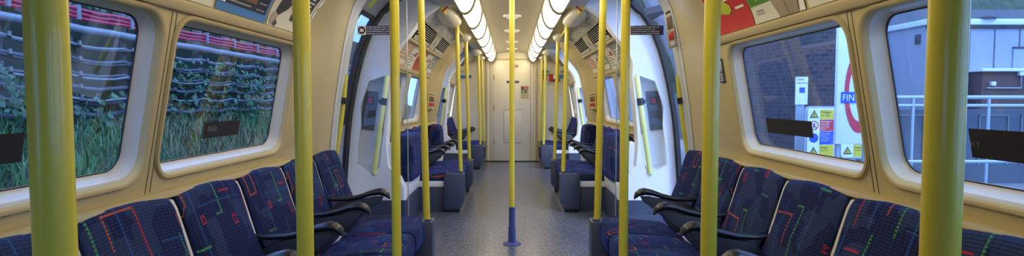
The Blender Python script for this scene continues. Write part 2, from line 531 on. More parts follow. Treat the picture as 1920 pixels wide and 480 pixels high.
P_INS = P_LOW + [(1.215, .885)] + [tuple(p) for p in COVE_S]
P_KICK = [(x - .085, z) for x, z in P_INS[:-6]] + P_INS[-6:]
for s, side in SIDES:
    flare(s, side, 2.98, P_INS, 3.90, P_EDGE, 'wall_' + side)
    # far bay: the wall kicks in before the second doorway
    m = MB()
    N = 40
    A, B, Cc = cut(P_INS, 0, 2.045, N), cut(P_KICK, 0, 2.045, N), cut(P_EDGE, 0, 2.045, N)
    m.loft([[(s*a.x, 7.50, a.y) for a in A], [(s*b.x, 7.72, b.y) for b in B], [(s*b.x, 7.80, b.y) for b in B], [(s*(b.x+.01), 8.30, b.y) for b in B]], False, False)
    tag(m.build('wall_' + side, M['cream'], ang=30), kind='structure')
    for (yn, yf, pe) in ((3.90, 5.09, P_EDGE), (8.30, 9.67, [(x + .01, z) for x, z in P_KICK])):
        # near pillar: a black gap, a pale aluminium strip following the curve, then the pillar back to the skin
        st = MB()
        A = cut(pe, 0, 2.045, 40)
        st.loft([[(s*(a.x+.004), yn + .012, a.y) for a in A], [(s*(a.x+.004), yn + .012 + (.20 if a.y > 1.32 else .15), a.y) for a in A],
                 [(s*(a.x + .05), yn + .20, a.y) for a in A]], False, False)
        tag(st.build('trim_3', M['pale'], ang=40), kind='structure')
        gp = MB()
        gp.loft([[(s*(a.x-.001), yn - .004, a.y) for a in A], [(s*(a.x-.001), yn + .006, a.y) for a in A]], False, False)
        tag(gp.build('trim_4', M['rubber'], ang=40), kind='structure')
        O = cut(P_OUT, 0, 2.2, 60); E = cut(pe, 0, 2.045, 60)
        cl = MB()
        cl.loft([[(s*(e.x + .003), yn + .10, e.y) for e in E], [(s*(o.x), yn + .02, o.y) for o in O]], False, False)
        tag(cl.build('trim_5', M['doorgrey'], ang=40), kind='structure')
        # roof over the doorway
        T = [p for p in P_OUT if p[1] > 2.10]
        T = [Vector((at_z(P_OUT, 2.10), 2.10))] + [Vector(p) for p in T]
        T.append(Vector((.66, 2.045))); T.append(Vector((.45, 2.06)))
        rf = MB().loft([sx(T, s, yn - .0), sx(T, s, yf + .02)], False, False)
        tag(rf.build('ceiling', M['doorgrey'], ang=40), kind='structure')
        # far arch and standback panel, facing back down the car, with a hand-hold recess
        dy = yf - 5.09
        I = [(.99, .285), (.99, .40), (1.04, .50), (1.135, .60), (1.15, .80), (1.14, .95), (1.115, 1.2), (1.09, 1.42)] + [tuple(p) for p in COVE_S[2:]]
        outer = [Vector((s*x, yf, z)) for x, z in I] + [Vector((s*x, yf, z)) for x, z in reversed([tuple(p) for p in P_OUT]) if z > .285]
        outer.append(Vector((s*at_z(P_OUT, .285), yf, .285)))
        hp = [(692,152), (729,139), (724,200), (712,311), (701,330), (669,309), (672,270), (677,235), (676,200), (683,178)]
        bp = [(694,153.5), (725,146), (720.5,203), (710,306), (702,311), (674,308), (675,270), (678.5,235), (678,200), (684.5,179)]
        hole = [U(x, y, 5.09, s) + Vector((0, dy, 0)) for x, y in hp]
        back = [U(x, y, 5.26, s) + Vector((0, dy, 0)) for x, y in bp]
        pm = MB()
        vs, fs = fill(outer, [hole]); pm.add(vs, fs)
        mid = [a.lerp(b, .06) + (b - a) * 0 for a, b in zip(hole, back)]
        pm.loft([hole, mid, back], True, False)
        pm.add(back, [tuple(range(len(back)))])
        # return into the bay
        Ir = [Vector((s*x, yf, z)) for x, z in I]
        pm.loft([Ir, [p + Vector((-s*.012, .03, -.004)) for p in Ir], [p + Vector((-s*.012, .10, -.004)) for p in Ir]], False, False)
        ob = pm.build('wall_' + side, M['white'], ang=30); tag(ob, kind='structure')
        sk = MB().box((s*.985, yf, 0.0), (s*1.5, yf + .02, .285)); tag(sk.build('baseboard_' + side, M['skirt']), kind='structure')
        # rubber edge of the door opening
        rb = MB()
        R = cut(P_OUT, .02, 2.235, 60)
        rb.loft([[(s*(p.x + a), yf + b, p.y + (a if p.y > 2 else 0)) for p in R] for a, b in ((.01, 0), (-.022, 0), (-.022, -.03), (-.008, -.035), (-.008, -.055), (-.02, -.06), (-.02, -.085), (.01, -.085))], False, False)
        tag(rb.build('trim_6', M['rubber'], ang=50), kind='structure')
        # top frame of the door opening
        TT = [(at_z(P_OUT, 2.08) + .0, 2.08), (at_z(P_OUT, 2.08) - .03, 2.09), (at_z(P_OUT, 2.12) - .03, 2.125), (at_z(P_OUT, 2.12), 2.12)]
        tag(MB().loft([sx(TT, s, yn + .05), sx(TT, s, yf)], True, True).build('trim_7', M['rubber']), kind='structure')

# ---------------------------------------------------------------- ceiling, end wall, added rear wall
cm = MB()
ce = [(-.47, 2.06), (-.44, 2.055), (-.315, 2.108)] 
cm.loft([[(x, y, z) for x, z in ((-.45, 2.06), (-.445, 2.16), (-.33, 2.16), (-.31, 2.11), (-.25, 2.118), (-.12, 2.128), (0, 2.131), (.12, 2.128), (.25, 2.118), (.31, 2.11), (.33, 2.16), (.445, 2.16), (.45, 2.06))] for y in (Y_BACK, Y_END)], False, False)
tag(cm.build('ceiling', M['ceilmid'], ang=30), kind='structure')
for s, side in SIDES:
    for y0, y1 in ((Y_BACK, 2.98), (5.09, 7.5), (9.67, Y_END)):
        tag(MB().loft([sx([(.66, 2.045), (.45, 2.06)], s, y) for y in (y0, y1)], False, False).build('ceiling', M['cream']), kind='structure')
    tag(MB().loft([sx([(.66, 2.045), (.45, 2.06)], s, y) for y in (7.5, 8.3)], False, False).build('ceiling', M['cream']), kind='structure')
    for xx in (.295, ):
        tag(MB().box((s*xx, Y_BACK, 2.103), (s*(xx+.012), Y_END, 2.112)).build('trim_8', M['steel']), kind='structure')
    tag(MB().box((s*.452, Y_BACK, 1.985), (s*.462, Y_END, 2.058)).build('trim_8', M['steel']), kind='structure')
for y, nm in ((Y_END, 'wall_front'), (Y_BACK, 'wall_light_block')):  # unseen rear wall added to stop outside light leaking in behind the camera
    half = P_LOW + [tuple(p) for p in COVE_S] + [(.45, 2.16)]
    poly = [(x, y, z) for x, z in half] + [(-x, y, z) for x, z in reversed(half)]
    o = MB().prism(poly, (0, .05 if y > 0 else -.05, 0)).build(nm, M['ceil'], smooth=False); tag(o, kind='structure')

# end bulkhead door
YE = Y_END
d = MB()
a = U(920, 112, YE); b = U(999.5, 302, YE)
d.box((a.x, YE - .025, .012), (b.x, YE + .01, a.z)); 
do = d.build('door_1', M['ceil'], bevel=.006); tag(do, kind='structure')
h = MB()
p = U(945, 207, YE); q = U(978, 267, YE)
h.box((p.x, YE - .028, q.z), (q.x, YE - .02, p.z)); h.build('hatch_panel', M['ceil'], do, bevel=.004)
g = MB()
for x0, y0, x1, y1 in ((944.4, 206, 945.2, 268), (944.4, 267, 979, 267.8), (944.4, 206, 979, 206.6)):
    p = U(x0, y0, YE); q = U(x1, y1, YE); g.box((p.x, YE - .031, q.z), (q.x, YE - .027, p.z))
g.build('hatch_seam', M['steel'], do)
fr = MB()
for x0, x1 in ((911, 914), (924, 925), (994, 995), (1004, 1007)):
    p = U(x0, 112, YE); q = U(x1, 303, YE); fr.box((p.x, YE - .03, 0), (q.x, YE - .0, p.z))
p = U(905, 110, YE); q = U(1013, 113, YE); fr.box((p.x, YE - .034, q.z), (q.x, YE, p.z))
tag(fr.build('trim_9', M['cream_dark']), kind='structure')
tag(MB().box((-.55, YE - .036, 0), (.55, YE - .026, .02)).build('baseboard_front', M['rubber']), kind='structure')
hi = MB()
for z in (.35, 1.0, 1.6):
    hi.tube([(U(926.5, 200, YE).x, YE - .035, z), (U(926.5, 200, YE).x, YE - .035, z + .10)], .010, 8)
hi.build('hinge', M['cream_dark'], do)

# floor edge strips beside the seats
for s, side in SIDES:
    for y0, y1 in ((-2.4, 3.7), (5.95, 7.45), (9.72, 10.9)):
        tag(MB().box((s*.545, y0, 0), (s*.56, y1, .006)).build('trim_10', M['steel']), kind='structure')

# ---------------------------------------------------------------- ceiling lamps: a row of bulged diffusers each side
sec = [(.443, 1.990), (.438, 1.962), (.424, 1.948), (.402, 1.944), (.378, 1.952), (.352, 1.976), (.331, 2.018), (.320, 2.060), (.316, 2.098), (.322, 2.112)]
for s, side in SIDES:
    yb = [10.83 - k * 1.0 for k in range(14)]
    for k in range(13):
        y1, y0 = yb[k], yb[k+1]
        if y0 < .7: break
        rings = []
        for y, sc in ((y0 + .012, .82), (y0 + .018, .95), (y0 + .035, 1.0), (y1 - .035, 1.0), (y1 - .018, .95), (y1 - .012, .82)):
            cxx, czz = .40, 2.07
            rings.append([(s*(cxx + (x - cxx)*sc), y, czz + (z - czz)*sc) for x, z in sec])
        lo = MB().loft(rings, True, True).build('ceiling_light', M['lamp'], ang=50)
        tag(lo, 'frosted glowing lamp diffuser in the %s ceiling strip, %s' % (side, ['nearest the end wall', 'second from the end wall', 'third from the end wall', 'fourth from the end wall', 'fifth from the end wall', 'sixth from the end wall', 'over the first doorway', 'over the gap before the first doorway', 'over the far end of near seats', 'over the middle of near seats', 'over the near poles', 'over the viewer', 'behind the viewer'][k]), 'lamp', 'glowing ceiling lamp diffusers')
        z = MB()
        z.loft([[(s*(.40 + (x-.40)*1.16), y, 2.07 + (zz-2.07)*1.12) for x, zz in sec] for y in (y1 - .014, y1 + .014)], True, True)
        z.build('end_band', M['seam'], lo, ang=50)

# round ceiling vents
for k, y in enumerate((3.1, 4.45, 6.2, 7.5, 8.9, 10.1)):
    t = thing('ceiling_vent', (0, y, 2.128), 'round domed ceiling vent, %s along the centre line' % ['first from the camera', 'above the centre pole', 'just beyond the centre pole', 'fourth from the camera', 'second from the end wall', 'closest to the end wall'][k], 'vent', 'round vents along the ceiling')
    MB().lathe((0, y, 0), [(.098, 2.128), (.096, 2.115), (.080, 2.108), (.074, 2.112)], 32).build('rim', M['pale'], t)
    MB().lathe((0, y, 0), [(.07, 2.125), (.066, 2.106), (.045, 2.092), (.02, 2.086), (.001, 2.085)], 32).build('dome', M['pale'], t)

# ---------------------------------------------------------------- seats
def inset_loft(prof, y0, y1, r, s, n=4, bulge=0, m=None):
    """a padded block: closed (x, z) profile swept along y with rounded ends"""
    P = [Vector(p) for p in prof]
    c = sum(P, Vector((0, 0))) / len(P)
    L = [0]
    for a, b in zip(P, P[1:]): L.append(L[-1] + (b - a).length)
    rows = []
    for k in range(n + 1):
        a = math.pi/2 * k / n
        rows.append((y0 + r*(1 - math.sin(a)), r*(1 - math.cos(a))))
    rows = [(y0 + r*(1 - math.cos(math.pi/2*k/n)), r*(1 - math.sin(math.pi/2*k/n))) for k in range(n+1)]
    ym = [(y0 + r + (y1 - y0 - 2*r) * q, 0) for q in (.2, .4, .6, .8)]
    rows = rows + ym + [(y1 - (yy - y0), d) for yy, d in reversed(rows)]
    rings, uvs = [], []
    m = m or MB()
    for y, dd in rows:
        ring = []
        q = 1 - abs((y - (y0+y1)/2) / ((y1-y0)/2)) ** 2
        for i, p in enumerate(P):
            v = c - p
            l = v.length
            pp = p + v * min(.9, dd / l)
            pp = pp + (p - c) / l * bulge * q
            ring.append((s*pp.x, y, pp.y)); uvs.append((y, L[i]))
        rings.append(ring)
    return m.loft(rings, True, True, uvs)

def rounded(poly, it=2):
    P = [Vector(p) for p in poly]
    for _ in range(it):
        Q = []
        for i in range(len(P)):
            a, b = P[i], P[(i+1) % len(P)]
            Q += [a.lerp(b, .22), a.lerp(b, .78)]
        P = Q
    return P

CUSHION = [(1.03, .395), (.80, .415), (.64, .428), (.575, .415), (.565, .36), (.572, .29), (.62, .275), (.80, .285), (1.03, .29)]
BACK = [(.985, .40), (1.025, .50), (1.07, .62), (1.115, .75), (1.142, .835), (1.158, .870), (1.18, .870), (1.182, .80), (1.172, .60), (1.13, .40)]

def armrest(s, y, t):
    # grey moulded side with a long black pad ending in a rounded paw
    g = MB()
    side = [(1.08, .54), (1.02, .60), (.93, .615), (.80, .64), (.75, .64), (.765, .61), (.84, .555), (.90, .50), (.95, .43), (1.06, .42)]
    g.prism([(s*x, y - .014, z) for x, z in side], (0, .028, 0))
    a = g.build('arm_panel', M['armgrey'], t, bevel=.005)
    p = MB()
    path = [(1.10, .625), (1.03, .620), (.95, .625), (.88, .640), (.82, .660), (.775, .668), (.745, .662), (.722, .645), (.714, .628)]
    w_ = [.018, .021, .023, .026, .030, .033, .033, .028, .014]
    h_ = [.010, .012, .013, .015, .018, .021, .021, .018, .008]
    rings = []
    for (x, z), ww, hh in zip(path, w_, h_):
        rings.append([(s*(x), y + ww*math.cos(k*math.pi/8), z + hh*math.sin(k*math.pi/8)) for k in range(16)])
    p.loft(rings, True, True)
    p.build('arm_pad', M['black'], a, ang=60)

def make_seat(s, pitch, label, group, near_arm=False, far_arm=True, trim=True):
    t = thing('passenger_chair', (s*.85, 0, .28), label, 'seat', group)
    g = .006
    inset_loft(rounded(CUSHION), g, pitch - g, .028, s, bulge=.008).build('cushion', M['fabric'], t, ang=70)
    b = inset_loft(rounded(BACK), g + .012, pitch - g - .004, .03, s, bulge=.014).build('backrest', M['fabric'], t, ang=70)
    sh = MB()
    sp = [(1.02, .42), (1.075, .60), (1.12, .75), (1.145, .83), (1.16, .860), (1.18, .862), (1.18, .60), (1.14, .42)]
    sh.prism([(s*(x + .006), -.004, z) for x, z in sp], (0, .018, 0))
    if trim: sh.build('side_trim', M['whiteish'], t, bevel=.004)
    if far_arm: armrest(s, pitch, t)
    if near_arm: armrest(s, 0, t)
    return t

pitchA = .45
startA = 3.70 - pitchA * 13
namesA = ['beside the glass screen', 'second from the glass screen', 'third from the glass screen', 'fourth from the glass screen', 'fifth from the glass screen', 'sixth from the glass screen']
protos = {}
for s, side in SIDES:
    for i in range(7):
        y = 3.70 - pitchA * (i + 1)
        lab = 'navy patterned bench seat on the %s in near bay, %s' % (side, (namesA + ['seventh from the glass screen'])[i])
        grp = 'patterned seats of the near %s bench' % side
        if i == 0:
            o = make_seat(s, pitchA, lab, grp, far_arm=False)
        elif i == 1:
            o = protos[s] = make_seat(s, pitchA, lab, grp)
        else:
            o = dup(protos[s], (0, 0, 0), lab)
        o.location = (s*.85, y, .28)
    for i in range(3):
        y = 5.98 + .465 * i
        lab = 'navy patterned bench seat on the %s in the middle bay, %s' % (side, ['nearest the camera', 'the middle one of three', 'furthest from the camera'][i])
        grp = 'patterned seats of the middle %s bench' % side
        if i == 0: o = make_seat(s, .465, lab, grp, near_arm=True, trim=False); o2 = None
        elif i == 1: o = pb = make_seat(s, .465, lab, grp, trim=False)
        else: o = dup(pb, (0, 0, 0), lab)
        o.location = (s*.85, y, .28)
    for i in range(3):
        y = 9.74 + .385 * i
        lab = 'navy patterned seat on the %s before the end wall, %s' % (side, ['nearest the camera', 'middle of three', 'touching the end wall'][i])
        grp = 'patterned seats of the far %s bench' % side
        if i == 0: o = make_seat(s, .385, lab, grp, near_arm=True, trim=False)
        elif i == 1: o = pb = make_seat(s, .385, lab, grp, trim=False)
        else: o = dup(pb, (0, 0, 0), lab)
        o.location = (s*.85, y, .28)

# upholstered leaning perches beside the doors
for s, side in SIDES:
    for k, (y0, y1, xf) in enumerate(((5.24, 5.86, .93), (7.47, 7.86, .955))):
        t = thing('leaning_perch', (s*1.0, y0, .3), 'tall blue upholstered leaning perch on the %s, %s' % (side, ['beside the white panel beyond the first doorway', 'below the alarm box before the second doorway'][k]), 'perch', 'leaning perches beside the doors')
        pr = [(xf + .02, .42), (xf, .50), (xf, .66), (xf + .012, .80), (xf + .04, .865), (1.13, .87), (1.15, .80), (1.15, .42)]
        inset_loft(rounded(pr, 1), y0, y1, .035, s, bulge=.004).build('pad', M['fabric'], t, ang=60)
        b = MB()
        b.prism([(s*x, y0 - .02, z) for x, z in ((.985, .285), (.97, .43), (1.14, .43), (1.16, .285))], (0, y1 - y0 + .06, 0))
        b.build('base', M['white'], t, bevel=.01)
        c = MB()
        if k == 0:
            c.prism([(s*x, y0 - .115, z) for x, z in ((1.05, .44), (1.075, .80), (1.10, .83), (1.14, .80), (1.16, .44))], (0, .10, 0))
        else:
            c.prism([(s*x, y1 + .005, z) for x, z in ((1.05, .44), (1.075, .74), (1.10, .78), (1.14, .74), (1.16, .44))], (0, .04, 0))
        c.build('end_shield', M['white'], t, bevel=.018)
        MB().box((s*.99, y0 - .1, 0), (s*1.16, y1 + .06, .285)).build('plinth', M['skirt'], t, bevel=.004)

# bench boxes under the seats
def bench(s, side, y0, y1, label, near=True, far=True):
    t = thing('seat_bench', (s*.85, y0, 0), label, 'bench', 'slate benches under the seats')
    MB().box((s*.64, y0 + .02, .0), (s*1.16, y1, .262)).build('plinth', M['skirt'], t, bevel=.004)
    MB().box((s*.63, y0 + .012, .262), (s*1.165, y1, .270 if not near else .325)).build('seat_rail', M['whiteish'], t, bevel=.005) if not near else \
        (MB().box((s*.63, y0 + .005, .268), (s*1.165, y0 + .03, .335)).build('seat_rail', M['white'], t, bevel=.005))
    cs = []
    if near: cs.append((y0 - .03, .12))
    if far: cs.append((y1 - .14, .14))
    for yy, ln in cs:
        m = MB()
        pol = [(.575, .03), (.515, .10), (.512, .418), (.70, .418), (.726, .395), (.730, .37), (.730, .03)]
        m.prism([(s*x, yy, z) for x, z in pol], (0, ln, 0))
        m.build('corner_box', M['skirt'], t, bevel=.008)
        k = MB(); k.box((s*.56, yy + .01, 0), (s*.72, yy + ln - .01, .032)); k.build('foot', M['black'], t)
    MB().box((s*.655, y0 + .05, 0), (s*.60, y1 - .05, .045)).build('kick_strip', M['steel'], t, bevel=.003)
for s, side in SIDES:
    bench(s, side, Y_BACK + .05, 3.70, 'slate blue bench box under the near %s seats' % side, near=False)
    bench(s, side, 5.98, 7.42, 'slate blue bench box under the middle %s seats' % side)
    bench(s, side, 9.74, 10.90, 'slate blue bench box under the far %s seats' % side)

# ---------------------------------------------------------------- grab poles
def pole(x0, y, z0, x1, z1, s, label, base=None, pod=False, ysock=.03):
    t = thing('grab_pole', (x0, y, z0), label, 'pole', 'yellow grab poles')
    MB().tube([(x0, y, z0), (x1, y, z1)], .022, 24).build('tube', M['yellow'], t, ang=60)
    if base == 'socket':
        MB().lathe((x0, y, 0), [(.026, z0 - .012), (.030, z0 - .010), (.030, z0 + .018), (.026, z0 + .022), (.0225, z0 + .022)], 24).build('socket', M['skirt'], t)
    if base == 'floor':
        MB().lathe((x0, y, 0), [(.075, .0), (.075, .006), (.060, .012), (.034, .022), (.0315, .04), (.031, .14), (.0265, .155), (.0260, .312), (.0225, .314)], 28).build('blue_sleeve', M['blue'], t)
    if base == 'post':
        MB().box((x0 - s*.030, y - .03, .03), (x0 + s*.012, y + .03, z0 + .004)).build('post', M['skirt'], t, bevel=.008)
    if pod:
        m = MB()
        ly = pod
        c = Vector((x1 + s*.035, y - ly + .10, z1 + .045))
        rings = []
        for k in range(13):
            a = math.pi * k / 12
            ra = math.sin(a) ** .8
            rings.append([c + Vector((.115*ra*math.cos(q), -ly*math.cos(a), .085*ra*math.sin(q))) for q in [2*math.pi*i/24 for i in range(24)]])
        m.loft(rings, True, True); m.build('ceiling_pod', M['ceil'], t, ang=80)
        MB().tube([(x1, y, z1 - .03), (x1, y, z1 + .02)], [.027, .030], 20).build('collar', M['yellow'], t)
    return t
POLES = [(865, 805, .674, .55, .0, 1), (387, 366, 1.55, .55, .0, 2), (217, 208, 2.75, .55, .0, 3)]
for s, side in SIDES:
    for (l, r, y, x, zz, k) in POLES:
        x = .555
        if s < 0: y = {1: .673, 2: 1.487, 3: 2.665}[k]
        else: y = {1: .718, 2: 1.563, 3: 2.76}[k]
        nm = ['thick looking yellow pole nearest the camera on the %s', 'second yellow pole from the camera on the %s, before the near seats', 'third yellow pole from the camera on the %s, before the last near seat'][k-1] % side
        t = pole(s*x, y, 0, s*x, 2.05, s, nm)
        MB().lathe((s*x, y, 0), [(.045, 0), (.045, .01), (.027, .02), (.0255, .2), (.0225, .205)], 24).build('floor_socket', M['blue'], t)
        MB().lathe((s*x, y, 0), [(.024, 1.96), (.032, 1.99), (.04, 2.045), (.04, 2.06)], 24).build('ceiling_cup', M['cream'], t)
    t = pole(s*.553, 3.60, .43, s*.585, 2.05, s, 'fourth yellow pole from the camera on the %s, rising from the bench corner' % side, base='post')
    MB().lathe((s*.585, 3.60, 0), [(.024, 1.96), (.032, 1.99), (.04, 2.045), (.04, 2.06)], 24).build('ceiling_cup', M['cream'], t)
    pole(s*.553, 6.02, .415, s*.588, 1.99, s, 'yellow pole on the near corner of the middle bench, %s side' % side, 'socket', .46)
    pole(s*.560, 7.35, .405, s*.600, 1.985, s, 'yellow pole on the far corner of the middle bench, %s side' % side, 'socket', .2)
    pole(s*.553, 9.77, .41, s*.585, 1.99, s, 'yellow pole on the near corner of the far bench, %s side' % side, 'socket', .34)
    pole(s*.535, 10.78, .28, s*.580, 1.985, s, 'yellow pole standing close to the end wall, %s side' % side, 'socket', .2)
    for (ya, yb, nm) in ((5.12, 7.60, 'over the middle bench'), (9.70, 10.90, 'over the far bench')):
        t = thing('overhead_rail', (s*.615, ya, 2.0), 'yellow overhead grab rail along the %s ceiling %s' % (side, nm), 'rail', 'overhead grab rails')
        MB().tube([(s*.64, ya, 2.04), (s*.625, ya + .06, 2.012), (s*.617, ya + .18, 2.005), (s*.617, yb - .18, 2.005), (s*.625, yb - .06, 2.012), (s*.64, yb, 2.04)], .019, 16).build('tube', M['yellow'], t, ang=70)
pole(0, 4.63, 0, 0, 2.125, 1, 'yellow centre pole with blue floor sleeve, standing in the doorway aisle', 'floor')

# ---------------------------------------------------------------- hand holds and alarm panels in the white standback panels
for s, side in SIDES:
    for dyy, far in ((0, False), (4.58, True)):
        D = Vector((0, dyy, 0))
        where = 'at the second doorway' if far else 'at the first doorway'
        t = thing('hand_hold', U(713, 230, 5.09, s) + D, 'pale yellow hand hold in the %s white panel %s' % (side, where), 'handle', 'hand holds in the white door panels')
        a, b = U(725.5, 144, 5.09, s) + D, U(701, 326, 5.09, s) + D
        MB().tube([a + Vector((0, .05, .012)), a, a.lerp(b, .5), b], .024, 18).build('bar', M['grip'], t, ang=70)
        q = (190 - 144) / 182
        c0, c1 = a.lerp(b, q - .035), a.lerp(b, q + .035)
        MB().tube([c0, c1], .029, 18).build('clip', M['black'], t)
        MB().box(tuple(a.lerp(b, q) + Vector((s*.0, .01, -.018))), tuple(a.lerp(b, q) + Vector((s*.05, .03, .018)))).build('bracket', M['black'], t)
        t = thing('alarm_plate', U(690, 205, 5.24, s) + D, 'grey panel with a red square door alarm button on the %s %s' % (side, where), 'panel', 'grey alarm panels in the white door panels')
        pl = [U(x, y, 5.252, s) + D for x, y in ((685, 170), (710, 172), (700.5, 245), (674.5, 242))]
        MB().prism(pl, (0, -.008, 0)).build('plate', M['panelgrey'], t, bevel=.002)
        pl = [U(x, y, 5.243, s) + D for x, y in ((689, 181), (702, 182), (700, 196.5), (687.5, 195.5))]
        MB().prism(pl, (0, -.008, 0)).build('button_rim', M['black'], t, bevel=.002)
        pl = [U(x, y, 5.236, s) + D for x, y in ((691, 183.5), (700, 184), (698.5, 194), (690, 193.5))]
        MB().prism(pl, (0, -.006, 0)).build('red_button', M['red'], t, bevel=.002)
    # near side hand holds beside the pillars, just past the door edge
    t = thing('hand_hold', (s*1.24, 4.1, 1.0), 'slim yellow hand hold behind the %s near door pillar, with black clip' % side, 'handle', 'hand holds behind the near door pillars')
    path = [U(x, y, 4.09, s) for x, y in ((649, 140), (645.5, 180), (641.5, 215), (637.5, 245), (632, 280), (627, 312))]
    MB().tube(path, .016, 14).build('bar', M['yellow'], t, ang=70)
    MB().tube([U(645.6, 183, 4.08, s), U(644.0, 194, 4.08, s)], .021, 14).build('clip', M['black'], t)

# ---------------------------------------------------------------- glass draught screens with the notice
LINES = ['Please keep your bags with you', 'at all times and report any', 'unattended items or suspicious', 'behaviour to a member of staff']
for s, side in SIDES:
    ys = 3.66
    t = thing('glass_screen', (s*.9, ys, .45), 'clear glass draught screen at the end of the near %s seats' % side, 'glass screen', 'clear glass draught screens')
    ins = [(x - .012, z) for x, z in P_INS if z > .42]
    poly = [(.685, .44)] + [(x, z) for x, z in [(1.12, .44)] + ins] + [(.685, 2.03)]
    MB().prism([(s*x, ys, z) for x, z in poly], (0, .006, 0)).build('pane', M['screen'], t, smooth=False)
    MB().box((s*.681, ys - .002, .44), (s*.685, ys + .008, 2.04)).build('edge', M['edgeglass'], t)
    # notice
    yn = ys - .004
    a, b = U(670 if s < 0 else 1180, 48, yn), U(742.5 if s < 0 else 1252, 65.5, yn)
    if s > 0:
        a, b = U(1166, 48, yn), U(1244, 65.5, yn)
    W, Hh = b.x - a.x, a.z - b.z
    mats = [M['signnavy'], M['signtext'], M['signnavy']]
    m = MB()
    m.mat(1).box((a.x, yn, b.z), (a.x + .22*W, yn + .002, a.z))
    m.mat(0).box((a.x + .22*W, yn, b.z), (b.x, yn + .002, a.z))
    cc = (a.x + .11*W, yn - .0006, (a.z + b.z)/2)
    m.mat(0).disc(cc, (0, -1, 0), Hh*.40, 24)
    hh = Hh * .17
    m.mat(1).box((cc[0]-hh*1.25, yn - .0014, cc[2]-hh), (cc[0]+hh*1.25, yn - .0010, cc[2]+hh*.7))
    m.mat(1).box((cc[0]-hh*.5, yn - .0014, cc[2]+hh*.7), (cc[0]+hh*.5, yn - .0010, cc[2]+hh*1.1))
    for i, ln in enumerate(LINES):
        vs, fs = text2d(ln, Hh*.235)
        wt = max(p[0] for p in vs)
        k = min(1, .73*W/wt)
        m.mat(1).add([(a.x + .24*W + x*k, yn - .001, a.z - Hh*(.235*(i+1) - .02) + y) for x, y in vs], fs)
    m.build('notice', mats, t, smooth=False)

# ---------------------------------------------------------------- left doors closed (two leaves), both doorways
for s, side in ((-1, 'left'),):
    for yn, yf, w2 in ((3.96, 5.05, 'first'), (8.36, 9.63, 'second')):
        ymid = (yn + yf) / 2
        for k, (y0, y1) in enumerate(((yn, ymid - .004), (ymid + .004, yf))):
            t = bpy.data.objects.new('door_2', None); t.location = (s*1.45, y0, 0); link(t); tag(t, kind='structure')
            def strip(z0, z1, ya, yb, th=.02, off=.012):
                R = cut(P_OUT, z0, z1, 18)
                return [[(s*(p.x + off), ya, p.y) for p in R] + [(s*(p.x + off + th), ya, p.y) for p in reversed(R)],
                        [(s*(p.x + off), yb, p.y) for p in R] + [(s*(p.x + off + th), yb, p.y) for p in reversed(R)]]
            b = MB()
            b.loft(strip(.02, .98, y0, y1)); b.loft(strip(1.93, 2.13, y0, y1))
            b.loft(strip(.98, 1.93, y0, y0 + .075)); b.loft(strip(.98, 1.93, y1 - .075, y1))
            b.build('door_panel', M['doorgrey'], t, ang=40)
            gs = MB()
            for z0, z1, ya, yb in ((.98, 1.0, y0 + .07, y1 - .07), (1.91, 1.935, y0 + .07, y1 - .07), (.98, 1.935, y0 + .07, y0 + .09), (.98, 1.935, y1 - .09, y1 - .07)):
                gs.loft(strip(z0, z1, ya, yb, .03, .006))
            gs.build('window_seal', M['rubber'], t, ang=40)
            gl = MB(); R = cut(P_OUT, .98, 1.93, 18)
            gl.loft([[(s*(p.x + .02), y, p.y) for p in R] for y in (y0 + .08, y1 - .08)], False, False)
            gl.build('window_glass', M['doorglass'], t)
            st = MB(); st.loft(strip(.02, 2.12, (y1 - .012) if k == 0 else y0, y1 if k == 0 else y0 + .012, .03, .004)); st.build('edge_seal', M['rubber'], t, ang=40)
# yellow safety sticker on the door header
R = cut(P_OUT, 1.965, 2.03, 4)
m = MB(); m.loft([[(-(p.x + .009), y, p.y) for p in R] for y in (4.62, 4.74)], False, False)
tag(m.build('warning_sticker', M['limead']), 'small yellow warning sticker above the left closed door window', 'sticker')

# ---------------------------------------------------------------- curved posters and panels on the cove
def band(z0, z1, n=10):
    pts = []
    P = COVE_S
    zs = [z0 + (z1 - z0) * k / (n - 1) for k in range(n)]
    return [Vector((at_z(P, z), z)) for z in zs]
class Curve:
    def __init__(s, side, z0, z1, ya, yb):
        s.s, s.ya, s.yb = side, ya, yb
        s.P = resample(band(z0, z1, 16), 40)
        s.len = sum((b - a).length for a, b in zip(s.P, s.P[1:]))
        s.w = yb - ya
    def pt(s, u, v, d):
        """u metres from the reader's left, v metres up, d towards the reader"""
        t = max(0, min(1, v / s.len)) * (len(s.P) - 1)
        i = min(int(t), len(s.P) - 2)
        p = s.P[i].lerp(s.P[i+1], t - i)
        tg = (s.P[i+1] - s.P[i]).normalized()
        nx, nz = -tg.y, tg.x
        if nx > 0: nx, nz = -nx, -nz
        y = s.ya + u if s.s < 0 else s.yb - u
        return Vector((s.s * (p.x + nx*d), y, p.y + nz*d))
    def rect(s, m, u0, v0, u1, v1, d, n=20):
        rows = []
        for k in range(n + 1):
            v = v0 + (v1 - v0) * k / n
            rows.append([s.pt(u0, v, d), s.pt(u1, v, d)])
        m.loft(rows, False, False)
        e = [s.pt(u0, v0 + (v1-v0)*k/n, d - .002) for k in range(n+1)]
    def text(s, m, txt, size, u, v, d):
        vs, fs = text2d(txt, size)
        m.add([s.pt(u + x, v + y, d) for x, y in vs], fs)
    def poly(s, m, pts, d):
        m.add([s.pt(u, v, d) for u, v in pts], [tuple(range(len(pts)))])

def poster(s, ya, yb, label, z0=1.540, z1=1.742, group=None, name='poster'):
    c = Curve(s, z0, z1, ya, yb)
    return c
AD = ['whiteish', 'bluead', 'brownad', 'navyad', 'signtext', 'ink', 'redad', 'limead', 'greenad', 'shirt', 'greyad', 'orangead', 'skin', 'white', 'red', 'black']
ADM = [M[k] for k in AD]
def I(k): return AD.index(k)
def finish(m, name, label, grp='curved advert posters above the windows'):
    o = m.build(name, ADM, smooth=True, ang=40)
    return tag(o, label, 'poster', grp)

